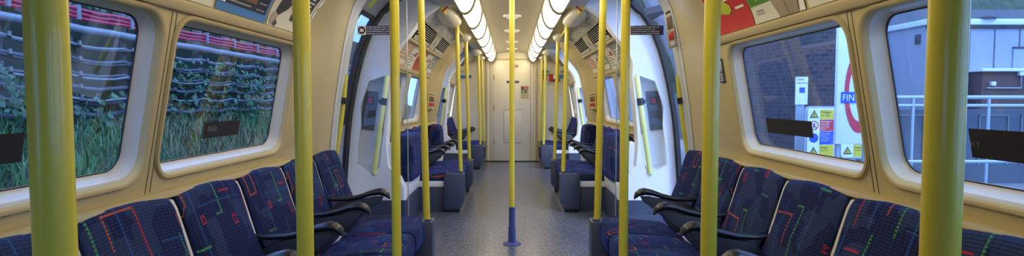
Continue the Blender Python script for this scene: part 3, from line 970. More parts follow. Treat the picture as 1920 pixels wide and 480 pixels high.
# near bay, left: monochrome suit poster, blue bordered poster, white posters
c = Curve(-1, 1.538, 1.744, 2.50, 2.95); m = MB()
m.mat(I('whiteish')); c.rect(m, 0, 0, c.w, c.len, .003)
m.mat(I('ink')); c.poly(m, [(.05, .07), (.085, .055), (.16, .10), (.19, .2), (.14, .22), (.085, .19), (.06, .13)], .005)
m.mat(I('whiteish')); c.poly(m, [(.115, .15), (.135, .13), (.15, .2), (.135, .21)], .006)
m.mat(I('skin')); c.poly(m, [(.015, .01), (.055, .005), (.085, .05), (.05, .075), (.02, .05)], .005)
m.mat(I('ink')); c.poly(m, [(.045, .01), (.075, .002), (.095, .02), (.07, .035)], .006)
m.mat(I('ink')); c.rect(m, .25, .12, .42, .21, .005); c.rect(m, .22, .05, .33, .085, .005)
m.mat(I('signtext')); 
for k in range(4): c.rect(m, .26, .13 + .02*k, .40 - .02*(k % 2), .137 + .02*k, .006, 2)
finish(m, 'poster', 'black and white poster of a figure in a suit, above left window')
c = Curve(-1, 1.538, 1.744, 2.07, 2.485); m = MB()
m.mat(I('bluead')); c.rect(m, 0, 0, c.w, c.len, .003)
m.mat(I('navyad')); c.rect(m, .045, .035, c.w - .02, c.len, .0045)
m.mat(I('brownad')); c.rect(m, .02, .065, c.w - .125, c.len, .006)
m.mat(I('signtext')); c.rect(m, .005, .035, .05, .095, .007)
m.mat(I('whiteish')); c.poly(m, [(.175, .125), (.20, .17), (.26, .22), (.20, .22)], .007)
m.mat(I('ink')); c.poly(m, [(.12, .17), (.175, .13), (.20, .18), (.15, .22)], .0065)
m.mat(I('greyad')); c.rect(m, .07, .046, .25, .053, .006, 2); c.rect(m, .31, .075, .38, .081, .006, 2); c.rect(m, .30, .045, .375, .050, .006, 2); c.rect(m, .32, .14, .36, .152, .006, 2)
m.mat(I('limead')); c.poly(m, [(.338, .098), (.35, .098), (.346, .115)], .006)
finish(m, 'poster', 'blue bordered poster with a brown picture, above the left window')
c = Curve(-1, 1.538, 1.744, 1.62, 2.05); m = MB()
m.mat(I('whiteish')); c.rect(m, 0, 0, c.w, c.len, .003)
m.mat(I('ink')); c.rect(m, .27, .035, .33, .042, .005, 2); c.rect(m, .28, .02, .35, .025, .005, 2)
m.mat(I('greyad')); c.rect(m, .10, .10, .22, .106, .005, 2)
finish(m, 'poster', 'mostly white poster with tiny print, left of the blue bordered poster')
c = Curve(-1, 1.538, 1.744, 1.17, 1.60); m = MB()
m.mat(I('whiteish')); c.rect(m, 0, 0, c.w, c.len, .003)
m.mat(I('greyad')); c.rect(m, .08, .08, .26, .086, .005, 2)
finish(m, 'poster', 'white poster above the seam between the two left windows')

# near bay, right: red poster, green and shirt poster, white poster with a crest
c = Curve(1, 1.538, 1.744, 2.53, 2.95); m = MB()
m.mat(I('redad')); c.rect(m, 0, 0, c.w, c.len, .003)
m.mat(I('limead')); c.poly(m, [(.10, .105), (.20, .085), (.245, .10), (.25, .13), (.16, .20), (.12, .2)], .005)
m.mat(I('redad')); c.poly(m, [(.15, .15), (.18, .12), (.19, .17)], .006)
m.mat(I('signtext'))
for k in range(5): c.rect(m, .20, .155 + .016*k, .32 - .015*(k % 2), .164 + .016*k, .005, 2)
c.rect(m, .29, .098, .385, .110, .005, 2)
finish(m, 'poster', 'red poster with lime shape and white lettering, above right window')
c = Curve(1, 1.538, 1.744, 2.09, 2.515); m = MB()
m.mat(I('greenad')); c.rect(m, 0, 0, c.w, c.len, .003)
m.mat(I('whiteish')); c.rect(m, 0, 0, c.w, .078, .005)
m.mat(I('signtext')); c.rect(m, .07, .10, .15, .135, .005, 2); c.rect(m, .06, .15, .17, .20, .005, 3)
m.mat(I('greenad'))
for q in (.112, .124, .165, .18): c.rect(m, .075, q, .145, q + .003, .006, 2)
m.mat(I('shirt')); c.poly(m, [(.23, 0.0), (.38, 0), (.40, .10), (.37, .225), (.21, .225), (.185, .12)], .006)
m.mat(I('skin')); c.poly(m, [(.30, 0), (.305, 0), (.30, .22), (.29, .22)], .007)
m.mat(I('ink')); c.rect(m, .308, .02, .316, .028, .0075, 1); c.rect(m, .300, .10, .308, .108, .0075, 1)
m.mat(I('greyad')); c.rect(m, .04, .048, .11, .056, .006, 2); c.rect(m, .04, .036, .11, .042, .006, 2)
m.mat(I('signtext')); c.rect(m, .39, 0, .425, .225, .0055)
finish(m, 'poster', 'green and white poster showing a beige shirt, above right window')
c = Curve(1, 1.538, 1.744, 1.63, 2.07); m = MB()
m.mat(I('whiteish')); c.rect(m, 0, 0, c.w, c.len, .003)
m.mat(I('redad')); c.poly(m, [(.17, .035), (.183, .017), (.197, .035), (.197, .06), (.17, .06)], .005)
m.mat(I('navyad')); c.poly(m, [(.166, .05), (.20, .05), (.19, .075), (.175, .075)], .006)
m.mat(I('ink')); c.rect(m, .03, .05, .07, .055, .005, 2); c.rect(m, .03, .032, .10, .038, .005, 2); c.rect(m, .21, .04, .29, .044, .005, 2); c.rect(m, .38, .03, .383, .2, .005)
finish(m, 'poster', 'white poster with a small red and navy crest, above right window')
c = Curve(1, 1.538, 1.744, 1.17, 1.61); m = MB()
m.mat(I('whiteish')); c.rect(m, 0, 0, c.w, c.len, .003)
m.mat(I('greyad')); c.rect(m, .08, .08, .26, .086, .005, 2)
finish(m, 'poster', 'white poster above the seam between the two right windows')
# middle and far bays
def info_poster(s, side, ya, yb, kind, label):
    c = Curve(s, 1.538, 1.744, ya, yb); m = MB()
    m.mat(I({'peach': 'orangead', 'grey': 'greyad', 'white': 'whiteish', 'red': 'red'}[kind])); c.rect(m, 0, 0, c.w, c.len, .003)
    if kind in ('peach', 'grey'):
        m.mat(I('whiteish')); c.rect(m, .04, .02, c.w - .04, .07, .005, 4)
        m.mat(I('whiteish'))
        for k in range(3): c.rect(m, .05, .10 + .035*k, .05 + (c.w - .1)*(.8 - .2*(k % 2)), .115 + .035*k, .005, 2)
    else:
        m.mat(I('ink'))
        for k in range(5): c.rect(m, .05, .03 + .03*k, .05 + (c.w - .1)*(.85 - .3*(k % 2)), .036 + .03*k, .005, 2)
        m.mat(I('redad')); c.rect(m, c.w*.6, .14, c.w*.8, .19, .006, 2)
    finish(m, 'poster', label)
kinds = {-1: ['peach', 'white', 'red', 'white', 'grey'], 1: ['grey', 'white', 'grey', 'white', 'peach']}
for s, side in SIDES:
    for k in range(5):
        info_poster(s, side, 5.22 + .455*k, 5.22 + .455*(k+1) - .02, kinds[s][k], '%s tinted poster in the middle bay %s cove, %s' % (kinds[s][k], side, ['nearest the camera', 'second from the camera', 'in the middle of five', 'fourth from the camera', 'furthest from the camera'][k]))
    for k in range(2):
        info_poster(s, side, 9.85 + .5*k, 9.85 + .5*(k+1) - .02, 'white', 'white poster in the far bay %s cove, %s' % (side, ['nearer the camera', 'touching the end wall'][k]))

# line map panels above the vents, and the vents
def map_panel(s, side, ya, yb, label):
    P = resample(band(1.945, 2.035, 10), 12)
    c = Curve(s, 1.945, 2.036, ya, yb); m = MB()
    m.mat(I('whiteish')); c.rect(m, 0, 0, c.w, c.len, .004)
    rr = random.Random(int(ya*10) + s)
    for k in range(60):
        m.mat(I(rr.choice(['bluead', 'greyad', 'greyad', 'limead', 'greyad', 'orangead', 'ink'])))
        u = rr.uniform(.03, c.w - .2); v = rr.uniform(.02, c.len - .03)
        if rr.random() < .6: c.rect(m, u, v, u + rr.uniform(.06, .18), v + .003, .0055, 1)
        else: c.rect(m, u, v, u + .003, min(c.len - .01, v + rr.uniform(.02, .08)), .0055, 2)
    for k in range(14):
        m.mat(I('greyad')); u = rr.uniform(.03, c.w - .1); v = rr.uniform(.02, c.len - .05)
        c.rect(m, u, v, u + .04, v + .022, .0052, 1)
    o = m.build('line_map', ADM, ang=40); tag(o, label, 'map', 'white line map panels')
def vent(s, side, ya, yb, label, grp):
    t = thing('air_vent', tuple(Curve(s, 1.79, 1.925, ya, yb).pt(0, .05, 0)), label, 'vent', grp)
    c = Curve(s, 1.785, 1.94, ya, yb)
    m = MB(); c.rect(m, 0, 0.0, c.w, c.len, .004, 30); m.build('backing', M['vent'], t)
    f = MB()
    for u0, v0, u1, v1 in ((0, 0, c.w, .048), (0, c.len - .008, c.w, c.len)):
        c.rect(f, u0, v0, u1, v1, .014, 30)
    f.build('frame', M['ventgrey'], t)
    b = MB(); n = 7; v0, v1 = .048, c.len - .008; p = (v1 - v0) / n
    for k in range(1, n):
        v = v0 + p * k
        rows = []
        for u in (.012, c.w - .03):
            rows.append([c.pt(u, v - p*.13, .005), c.pt(u, v + p*.13, .005), c.pt(u, v + p*.13, .010), c.pt(u, v - p*.13, .010)])
        b.loft(rows, True, True)
    b.build('slats', M['pale'], t)
for s, side in SIDES:
    for nm, ya, yb, vs in (('near', -.5, 2.95, ((1.9, 2.9), (.6, 1.5))), ('middle', 5.22, 7.48, ((5.25, 6.15), (6.62, 7.42))), ('far', 9.8, 10.9, ((9.85, 10.35),))):
        map_panel(s, side, ya + .02, yb - .02, 'pale line map panel beside the %s ceiling lights in the %s bay' % (side, nm))
        for k, (a, b) in enumerate(vs):
            vent(s, side, a, b, 'black slotted air vent in the %s cove of the %s bay, %s' % (side, nm, ['nearer the doors', 'nearer the end wall'][k] if nm == 'middle' else ['next to the doorway', 'next to the camera'][k]), 'slotted air vents in the coves')
    c = Curve(s, 1.785, 1.93, 6.19, 6.58)
    m = MB(); c.rect(m, .0, 0, c.w, c.len, .014); m.cur = 0
    o = m.build('vent_cover', M['ventgrey'], ang=40); tag(o, 'blank cream latch cover between two vents, %s side of middle bay' % side, 'cover', 'latch covers between the vents')
    m = MB(); c.rect(m, .17, .05, .215, .115, .017, 6); m.build('latch_slot', M['black'], o)

# ---------------------------------------------------------------- alarm boxes
def alarm_box(s, pts, nrm, label):
    """pts: four corners (top outer, top inner, bottom inner, bottom outer); a cream box with slot, window and red plate"""
    P = [Vector(p) for p in pts]
    n = Vector(nrm).normalized()
    cen = sum(P, Vector()) / 4
    t = thing('alarm_box', cen, label, 'alarm box', 'passenger alarm boxes')
    MB().prism(P, n * .035).build('housing', M['cream'], t, bevel=.006)
    def q(u, v, d): return P[0].lerp(P[1], u).lerp(P[3].lerp(P[2], u), v) + n * d
    def patch(nm, u0, v0, u1, v1, d, mt):
        MB().prism([q(u0, v0, .034), q(u1, v0, .034), q(u1, v1, .034), q(u0, v1, .034)], n * d).build(nm, M[mt], t, bevel=.0015)
    patch('slot', .12, .06, .88, .11, .004, 'black')
    patch('window', .15, .20, .85, .52, .004, 'brownad')
    patch('red_plate', .15, .60, .85, .80, .005, 'red')
    c = q(.5, .9, .036)
    MB().tube([c, c + n*.012], .016, 16).build('round_knob', M['whiteish'], t)
A = [U(1245, 22, 4.02, 1), U(1259, 14, 3.99, 1), U(1269, 88, 3.99, 1), U(1254, 92, 4.02, 1)]
alarm_box(1, A, (-.25, -1, 0), 'cream passenger alarm box high on the right pillar of the first doorway')
for s, side in SIDES:
    A = [U(799, 174, 7.53, s), U(811.5, 176, 7.685, s), U(811, 206, 7.685, s), U(798, 205, 7.53, s)]
    alarm_box(s, A, (-s*1, -.45, 0), 'cream alarm box with red plate on the %s wall before the second doorway' % side)

# red label at the inner end of each arch, and small blue labels
for s, side in SIDES:
    pl = [U(828, 20, 5.08, s), U(839, 10, 5.08, s), U(840.5, 13, 5.08, s), U(829.5, 23.5, 5.08, s)]
    tag(MB().prism(pl, (0, -.003, 0)).build('warning_label', M['red']), 'small red label at the inner end of the white %s arch' % side, 'label')
def wall_sticker(s, y0, y1, z0, z1, label, pic=True):
    m = MB()
    m.mat(0).add([PW(s, y, z, -.0065) for y, z in ((y0, z0), (y1, z0), (y1, z1), (y0, z1))], [(0, 1, 2, 3)])
    m.mat(1)
    w = y1 - y0; h = z1 - z0
    for k in range(3):
        a = y0 + w*(.16 + .26*k)
        m.add([PW(s, y, z, -.0075) for y, z in ((a, z0 + h*.52), (a + w*.14, z0 + h*.52), (a + w*.14, z0 + h*.86), (a, z0 + h*.86))], [(0, 1, 2, 3)])
        m.add([PW(s, a + w*.07 + w*.08*math.cos(j*math.pi/5), z0 + h*.90 + w*.08*math.sin(j*math.pi/5), -.0075) for j in range(10)], [tuple(range(10))])
    m.add([PW(s, y, z, -.0075) for y, z in ((y0 + .004, z0+h*.45), (y1-.004, z0+h*.45), (y1-.004, z0+h*.465), (y0+.004, z0+h*.465))], [(0, 1, 2, 3)])
    for k in range(5):
        zz = z0 + h*(.08 + .07*k)
        m.add([PW(s, y, z, -.0075) for y, z in ((y0 + w*.15, zz), (y0 + w*(.85 - .1*(k % 2)), zz), (y0 + w*(.85 - .1*(k % 2)), zz + h*.025), (y0 + w*.15, zz + h*.025))], [(0, 1, 2, 3)])
    tag(m.build('seat_notice', [M['signnavy'], M['signtext']], smooth=False), label, 'sticker')
wall_sticker(1, 2.985, 3.05, 1.295, 1.425, 'tall navy pictogram sticker on the right wall beside the window')
wall_sticker(-1, 2.985, 3.05, 1.295, 1.425, 'tall navy pictogram sticker on the left wall, half behind a yellow pole')

# black scratched stickers on the windows
def glass_sticker(s, y0, y1, z0, z1, txt, size, u, v, label, slant=0):
    m = MB()
    def q(y, z, d): return PW(s, y, z, .056 - d)
    m.mat(0).add([q(y, z, 0) for y, z in ((y0, z0), (y1, z0 + slant), (y1, z1 + slant), (y0, z1))], [(0, 1, 2, 3)])
    if txt:
        vs, fs = text2d(txt, size)
        sg = 1 if s < 0 else -1
        st = y0 if s < 0 else y1
        m.mat(1).add([q(st + sg*(u + x), z0 + v + yy + slant*.5, .001) for x, yy in vs], fs)
    tag(m.build('window_sticker', [M['matblack'], M['scratch']], smooth=False), label, 'sticker', 'black stickers on the windows')
def zat(px, py, s):  # where a ray through a pixel meets the glass plane
    y = 2.0
    for _ in range(30):
        p = U(px, py, y, None)
        x = abs(PW(s, 0, p.z, .056).x)
        y = y * x / abs(p.x)
    return y, U(px, py, y).z
def st_from(px0, py0, px1, py1, s, txt, size, u, v, label):
    y0, z0 = zat(px0, py0, s); y1, z1 = zat(px1, py1, s)
    ya, yb = min(y0, y1), max(y0, y1)
    glass_sticker(s, ya, yb, min(z0, z1), max(z0, z1), txt, size, u, v, label)
st_from(379, 265, 451, 229, -1, 'INLEs', .030, .03, .028, 'black sticker scratched with letters on the far left window')
st_from(-80, 327, 47, 256, -1, '', .03, .1, .03, 'black sticker at the left frame edge on the near left window')
st_from(1440, 252, 1521, 232, 1, '', .03, .1, .03, 'black sticker low on the far right window')
st_from(1823, 302, 2020, 262, 1, 'H Y', .020, .0, .03, 'black sticker with scratches on the near right window')

# ---------------------------------------------------------------- labels on the end wall
def plate(x0, y0, x1, y1, mt, d=.030, th=.004):
    a, b = U(x0, y0, YE), U(x1, y1, YE)
    return (a.x, YE - d - th, b.z), (b.x, YE - d, a.z)
def sign(name, rects, label, cat='sign'):
    mts = []
    m = MB()
    for r in rects:
        k = M[r[4]]
        if k not in mts: mts.append(k)
        a, b = plate(*r[:4], None, d=.026 + (r[5] if len(r) > 5 else 0))
        m.mat(mts.index(k)).box(a, b)
    return tag(m.build(name, mts, smooth=False), label, cat)
sign('warning_label', [(962, 122, 971, 126, 'red'), (964, 123.4, 969, 124.3, 'signtext', .004)], 'small red label high on the end door beside the centre pole')
sign('door_notice', [(950, 151.5, 973, 155.8, 'signnavy'), (952, 153, 971, 154.2, 'greyad', .004)], 'narrow navy notice on the end door behind the centre pole')
sign('safety_notice', [(976.5, 161, 991, 185, 'cream'), (977.5, 162.5, 981.5, 168, 'ink', .004), (982, 162.5, 990, 168, 'red', .004), (977.5, 169, 988, 174, 'green', .004), (983, 164.6, 989, 165.8, 'signtext', .007), (979, 171, 985, 172, 'signtext', .007)], 'cream plate with red and green labels on the end door')
sign('label', [(863, 141, 884, 147, 'bluead')], 'small blue label on the left of the end wall')
sign('fire_notice', [(1029, 139, 1037, 153, 'red'), (1037, 141, 1046, 148, 'white'), (1046, 140.5, 1056, 146.5, 'bluead'), (1037, 148.5, 1049, 153, 'ink')], 'red white and blue notices on the right of the end wall')
sign('alarm_box', [(1016.5, 128, 1028.5, 157, 'whiteish'), (1018, 133, 1027, 136.5, 'black', .004), (1018, 139, 1027, 143, 'ink', .004), (1018, 145, 1026, 150, 'red', .004), (1018.5, 152.5, 1024, 155.5, 'white', .004)], 'white alarm plate with black and red panels, right end wall', 'alarm box')

# ================================================================ outside
M['grass'] = mat('long_grass', (.07, .17, .06), .8, noise=.4, nscale=1.5)
M['grassdry'] = mat('dry_grass', (.20, .17, .09), .8, noise=.3)
M['soil'] = mat('embankment_soil', (.03, .045, .025), .95, noise=.5, nscale=3)
M['leaf'] = mat('ivy_leaf', (.04, .11, .05), .55, noise=.4, nscale=4)
M['leafpale'] = mat('pale_leaf', (.07, .16, .04), .55)
M['cablegrey'] = mat('grey_cable', (.09, .10, .12), .5)
M['cableblack'] = mat('black_cable', (.03, .03, .035), .45)
M['pipe'] = mat('pale_grey_pipe', (.24, .24, .27), .5, noise=.2, nscale=6)
M['redcable'] = mat('red_cable', (.55, .02, .07), .4)
M['post'] = mat('cable_post', (.14, .13, .12), .7, noise=.3)
M['concrete'] = mat('platform_concrete', (.22, .22, .22), .9, noise=.2, nscale=3)
M['wallwhite'] = mat('pale_shed_cladding', (.34, .35, .40), .7, noise=.08, nscale=2)
M['wallpale'] = mat('light_roof_edge', (.75, .76, .78), .7)
M['shedbrown'] = mat('brown_shed', (.10, .05, .045), .8, noise=.2)
M['hill'] = mat('hillside_scrub', (.055, .075, .04), .95, noise=.75, nscale=1.6, bump=1, bscale=3)
M['rail'] = mat('galvanised_rail', (.40, .44, .48), .45, metal=.3)
M['brick'] = brick_mat('dark_brick', (.045, .03, .035), (.10, .055, .055), (.09, .085, .09), 4)
M['brickpale'] = brick_mat('grey_brick', (.08, .08, .10), (.17, .16, .19), (.24, .24, .27), 5)
M['signwhite'] = mat('enamel_white', (.80, .80, .82), .35)
M['signred'] = mat('enamel_red', (.60, .03, .05), .35)
M['signyellow'] = mat('enamel_yellow', (.70, .55, .03), .35)
M['signblue'] = mat('enamel_blue', (.02, .08, .45), .35)
M['slate'] = mat('dark_roof_sheet', (.07, .065, .075), .8, noise=.2)

# left embankment
rows = []
rr = random.Random(3)
for x, z in ((-1.7, -.3), (-2.1, .25), (-2.6, .50), (-3.1, .80), (-3.6, 1.0), (-3.75, 1.05)):
    rows.append([(x + rr.uniform(-.04, .04), -3 + k*1.0, z + rr.uniform(-.04, .04)) for k in range(24)])
o = MB().loft(rows, False, False).build('embankment', M['soil']); tag(o, kind='structure')
o = MB().box((-3.95, -3, -.3), (-3.75, 20, 2.6)).build('wall_outside', M['soil'], smooth=False); tag(o, kind='structure')
def ground_z(x):
    t = [(-1.7, -.3), (-2.1, .25), (-2.6, .50), (-3.1, .80), (-3.6, 1.0)]
    for a, b in zip(t, t[1:]):
        if b[0] <= x <= a[0]: return a[1] + (b[1]-a[1])*(x-a[0])/(b[0]-a[0])
    return 1.0
g = MB()
for k in range(13000):
    x = -2.0 - 1.5 * rr.random(); y = rr.uniform(.6, 11) ** 1.0
    z = ground_z(x) - .03
    h = rr.uniform(.10, .30); a = rr.uniform(0, 6.28); ln = rr.uniform(.03, .16)
    dx, dy = math.cos(a), math.sin(a); wv = rr.uniform(.004, .009)
    g.mat(1 if (y > 4.6 and y < 6.4 and rr.random() < .7) else 0)
    px, py = -dy*wv, dx*wv
    g.add([(x-px, y-py, z), (x+px, y+py, z), (x+dx*ln*.4+px*.7, y+dy*ln*.4+py*.7, z+h*.65), (x+dx*ln*.4-px*.7, y+dy*ln*.4-py*.7, z+h*.65), (x+dx*ln, y+dy*ln, z+h)],
          [(0, 1, 2, 3), (3, 2, 4)])
tag(g.build('grass', [M['grass'], M['grassdry']], smooth=False), 'long green grass on the embankment outside the left windows', 'grass', kind='stuff')
lf = MB()
def leaf(x, y, z, sz):
    n = Vector((1, rr.uniform(-.8, .8), rr.uniform(-.3, .9))).normalized()
    e = n.orthogonal().normalized(); f = n.cross(e); a = rr.uniform(0, 6.28)
    e, f = e*math.cos(a) + f*math.sin(a), f*math.cos(a) - e*math.sin(a)
    c = Vector((x, y, z))
    lf.add([c - e*sz, c - e*sz*.2 + f*sz*.62, c + e*sz, c - e*sz*.2 - f*sz*.62], [(0, 1, 2, 3)])
for cy, cz, ry, rz, n in ((3.0, 1.15, .9, .38, 1500), (1.5, 1.2, .85, .5, 1800), (2.35, 1.55, .5, .35, 500), (4.6, 1.0, .8, .25, 500), (6.2, 1.25, 1.3, .4, 900), (9, 1.4, 2.2, .5, 1100)):
    for k in range(n):
        a = rr.uniform(0, 6.28); q = rr.random() ** .5
        lf.mat(0 if rr.random() < .85 else 1)
        leaf(-3.20 - rr.random()*.4, cy + ry*q*math.cos(a), max(.75, cz + rz*q*math.sin(a)), rr.uniform(.018, .045))
for k in range(2600):
    lf.mat(0 if rr.random() < .6 else 1)
    leaf(-3.62 + rr.uniform(-.1, .12), rr.uniform(.6, 12), rr.uniform(1.9, 2.5), rr.uniform(.02, .05))
tag(lf.build('ivy', [M['leaf'], M['leafpale']], smooth=False), 'dark ivy leaves climbing over the trackside cables on the left', 'ivy', kind='stuff')

def cable(z, x, r, mt, label, grp, sag=.012, nm='cable'):
    pts = []
    y = -.6
    while y < 14:
        q = (y % .62) / .62
        pts.append((x + rr.uniform(-.004, .004), y, z - sag * math.sin(math.pi * q) + rr.uniform(-.003, .003)))
        y += .155
    tag(MB().tube(pts, r, 8).build(nm, M[mt], ang=70), label, nm.split('_')[-1], grp)
for i, zz in enumerate((1.925, 1.890, 1.858)):
    cable(zz, -3.42, .014, 'redcable', 'bright red cable outside left, %s of the three red ones' % ['top', 'middle', 'bottom'][i], 'red trackside cables')
cable(1.765, -3.42, .034, 'pipe', 'thick pale grey pipe just below the red cables outside left', None, .004, 'trackside_pipe')
for i, (zz, r, mt) in enumerate(((1.655, .014, 'pipe'), (1.635, .010, 'cableblack'), (1.54, .016, 'cablegrey'), (1.515, .012, 'cableblack'), (1.425, .014, 'cablegrey'), (1.40, .010, 'pipe'), (1.315, .020, 'cablegrey'), (1.22, .012, 'pipe'), (1.195, .016, 'cablegrey'), (1.10, .024, 'cablegrey'), (1.0, .014, 'pipe'))):
    cable(zz, -3.44 + .02*(i % 2), r, mt, '%s trackside cable outside left, number %s down from the thick pipe' % ({'pipe': 'pale', 'cableblack': 'black', 'cablegrey': 'grey'}[mt], ['one', 'two', 'three', 'four', 'five', 'six', 'seven', 'eight', 'nine', 'ten', 'eleven'][i]), 'trackside cables', .03)
k = 0
y = .1
ordn = ['first', 'second', 'third', 'fourth', 'fifth', 'sixth', 'seventh', 'eighth', 'ninth', 'tenth', 'eleventh', 'twelfth', 'thirteenth', 'fourteenth', 'fifteenth', 'sixteenth', 'seventeenth', 'eighteenth', 'nineteenth', 'twentieth', 'last']
while y < 13 and k < 21:
    t = thing('cable_post', (-3.55, y, .6), '%s cable hanger post along the trackside wall outside left' % ordn[k], 'post', 'cable hanger posts')
    MB().box((-3.56, y - .03, .6), (-3.48, y + .03, 2.0)).build('upright', M['post'], t, bevel=.004)
    hb = MB()
    for z in (1.65, 1.53, 1.41, 1.31, 1.21, 1.10, 1.0): hb.box((-3.50, y - .012, z - .028), (-3.40, y + .012, z - .014)); hb.box((-3.415, y - .012, z - .028), (-3.40, y + .012, z + .02))
    hb.build('hooks', M['steel'], t)
    MB().box((-3.44, y - .014, 1.835), (-3.395, y + .014, 1.95)).build('clamp', M['pipe'], t)
    y += .62; k += 1

# right: platform, sign boards, brick building, pale shed, railing, hillside
o = MB().box((1.75, -4, -.10), (40, 40, -.03)).build('platform', M['concrete']); tag(o, kind='structure')
def brickbox(name, a, b, mt, label, cat):
    x0, y0, z0 = a; x1, y1, z1 = b
    m = MB()
    m.add([(x0,y0,z0),(x1,y0,z0),(x1,y0,z1),(x0,y0,z1)], [(0,1,2,3)], [(x0,z0),(x1,z0),(x1,z1),(x0,z1)])
    m.add([(x0,y0,z0),(x0,y1,z0),(x0,y1,z1),(x0,y0,z1)], [(0,1,2,3)], [(y0,z0),(y1,z0),(y1,z1),(y0,z1)])
    m.add([(x1,y0,z0),(x1,y1,z0),(x1,y1,z1),(x1,y0,z1)], [(0,1,2,3)], [(y0,z0),(y1,z0),(y1,z1),(y0,z1)])
    m.add([(x0,y0,z1),(x1,y0,z1),(x1,y1,z1),(x0,y1,z1)], [(0,1,2,3)])
    return tag(m.build(name, M[mt], smooth=False), label, cat)
brickbox('brick_building', (4.3, 8.0, -.05), (5.25, 12.5, 4.2), 'brick', 'dark brick platform building seen through the far right window', 'building')
brickbox('brick_building', (5.6, 17, -.05), (9.5, 34, 9), 'brickpale', 'tall grey brick wall seen through the open right doorway', 'building')
t = thing('platform_canopy', (3.2, 11, 3.2), 'dark platform canopy edge beyond the open right doorway', 'canopy')
MB().prism([(3.1, 15.0, 3.35), (4.3, 15.0, 3.65), (4.3, 15.0, 3.85), (3.1, 15.0, 3.50)], (0, 4, 0)).build('roof_edge', M['slate'], t)
MB().tube([(3.9, 17, -.05), (3.9, 17, 3.6)], .06, 14).build('column', M['rail'], t)
brickbox('pale_wall', (3.05, 22, -.05), (5.5, 22.5, 3.4), 'wallpale', 'bright pale wall glimpsed beyond the open right doorway', 'wall')

def danger_board(x, y, label):
    W, Hh = .34, .62
    z1 = U(1540, 203, y).z; z0 = z1 - Hh
    t = thing('danger_board', (x, y, -.03), label, 'sign', 'danger boards on the platform')
    MB().add([], []).loft([[(u, y + d, v) for u, v in rrect(x - .025, z0 - .025, x + W + .025, z1 + .025, .05)] for d in (.02, .035)], True, True).build('frame', M['rail'], t)
    MB().loft([[(u, y + d, v) for u, v in rrect(x, z0, x + W, z1, .035)] for d in (.0, .02)], True, True).build('board', M['signwhite'], t)
    m = MB()
    rects = [(.78, 1.0, 2), (.54, .77, 3), (.27, .53, 4), (.02, .26, 2)]
    for a, b, mi in rects:
        m.mat(mi).box((x + W*.45, y - .003, z0 + Hh*a), (x + W*.97, y, z0 + Hh*min(b, .97)))
    def tri(cz):
        c = (x + W*.23, z0 + Hh*cz); r = W*.19
        m.mat(1).add([(c[0] + r*math.sin(k*2.094), y - .003, c[1] + r*math.cos(k*2.094)) for k in range(3)], [(0, 1, 2)])
        r *= .62
        m.mat(2).add([(c[0] + r*math.sin(k*2.094), y - .005, c[1] + r*math.cos(k*2.094)) for k in range(3)], [(0, 1, 2)])
        m.mat(1).box((c[0] - .004, y - .007, c[1] - .02), (c[0] + .004, y - .006, c[1] + .024))
    tri(.86); tri(.12)
    c = Vector((x + W*.23, y - .003, z0 + Hh*.655))
    R = [[c + Vector((r*math.cos(a*math.pi/12), 0, r*math.sin(a*math.pi/12))) for a in range(24)] for r in (W*.17, W*.14)]
    m.mat(3).loft(R, True, False)
    m.mat(3).add([c + Vector((-.04, -.001, .032)), c + Vector((-.032, -.001, .04)), c + Vector((.04, -.001, -.032)), c + Vector((.032, -.001, -.04))], [(0, 1, 2, 3)])
    m.mat(1).tube([c + Vector((-.015, -.001, -.035)), c + Vector((0, -.001, 0)), c + Vector((.012, -.001, .03))], .005, 6)
    m.mat(4).disc(Vector((x + W*.23, y - .003, z0 + Hh*.40)), (0, -1, 0), W*.17, 24)
    for txt, cz, mi, sz in (('Danger', .90, 1, .045), ('High voltage', .845, 1, .022), ('Passengers', .715, 0, .030), ('must not', .665, 0, .030), ('pass this', .615, 0, .030), ('point', .568, 0, .030), ('Staff crossing', .475, 0, .022), ('this point', .43, 0, .022), ('must comply', .385, 0, .022), ('with safety', .34, 0, .022), ('Danger', .19, 1, .035), ('Moving trains', .14, 1, .020)):
        vs, fs = text2d(txt, sz)
        m.mat(mi).add([(x + W*.47 + u, y - .005, z0 + Hh*cz + v) for u, v in vs], fs)
    m.build('printed_face', [M['signwhite'], M['ink'], M['signyellow'], M['signred'], M['signblue']], t, smooth=False)
    MB().box((x + W*.4, y + .035, -.03), (x + W*.6, y + .07, z1)).build('post', M['rail'], t)
xb = U(1514, 250, 7.0).x
danger_board(xb, 7.0, 'yellow red and blue danger board seen through the far right window')
danger_board(xb + .44, 7.02, 'second danger board, partly hidden behind the round station sign')

# station sign: white panel with a red ring and a blue bar
ys = 5.0
p0, p1 = U(1572, 78, ys), U(1640, 270, ys)
t = thing('station_sign', (p0.x, ys, -.03), 'white station sign with red ring and blue bar reading FIN', 'sign')
MB().box((p0.x, ys, p1.z), (p1.x, ys + .04, p0.z + .5)).build('panel', M['signwhite'], t, bevel=.004)
c = Vector((U(1612, 172, ys).x, ys - .004, U(1612, 172, ys).z))
ro = (c.x - U(1577.5, 183, ys).x); 
ro = c.x - U(1583, 183, ys).x
R = [[c + Vector((r*math.cos(a*math.pi/24), 0, r*2.7*math.sin(a*math.pi/24))) for a in range(48)] for r in (ro, ro*.72)]
mm = MB().loft(R, True, False); mm.build('red_ring', M['signred'], t)
b0, b1 = U(1577, 172.5, ys), U(1640, 193, ys)
MB().box((b0.x, ys - .010, b1.z), (b1.x, ys - .006, b0.z)).build('blue_bar', M['signblue'], t)
vs, fs = text2d('FIN', (b0.z - b1.z)*.85)
MB().add([(b0.x + .006 + u*.9, ys - .0115, b1.z + (b0.z - b1.z)*.2 + v) for u, v in vs], fs).build('lettering', M['signwhite'], t, smooth=False)
for xx in (p0.x + .05, p1.x - .05): MB().tube([(xx, ys + .06, -.03), (xx, ys + .06, p0.z)], .022, 10).build('leg', M['rail'], t)

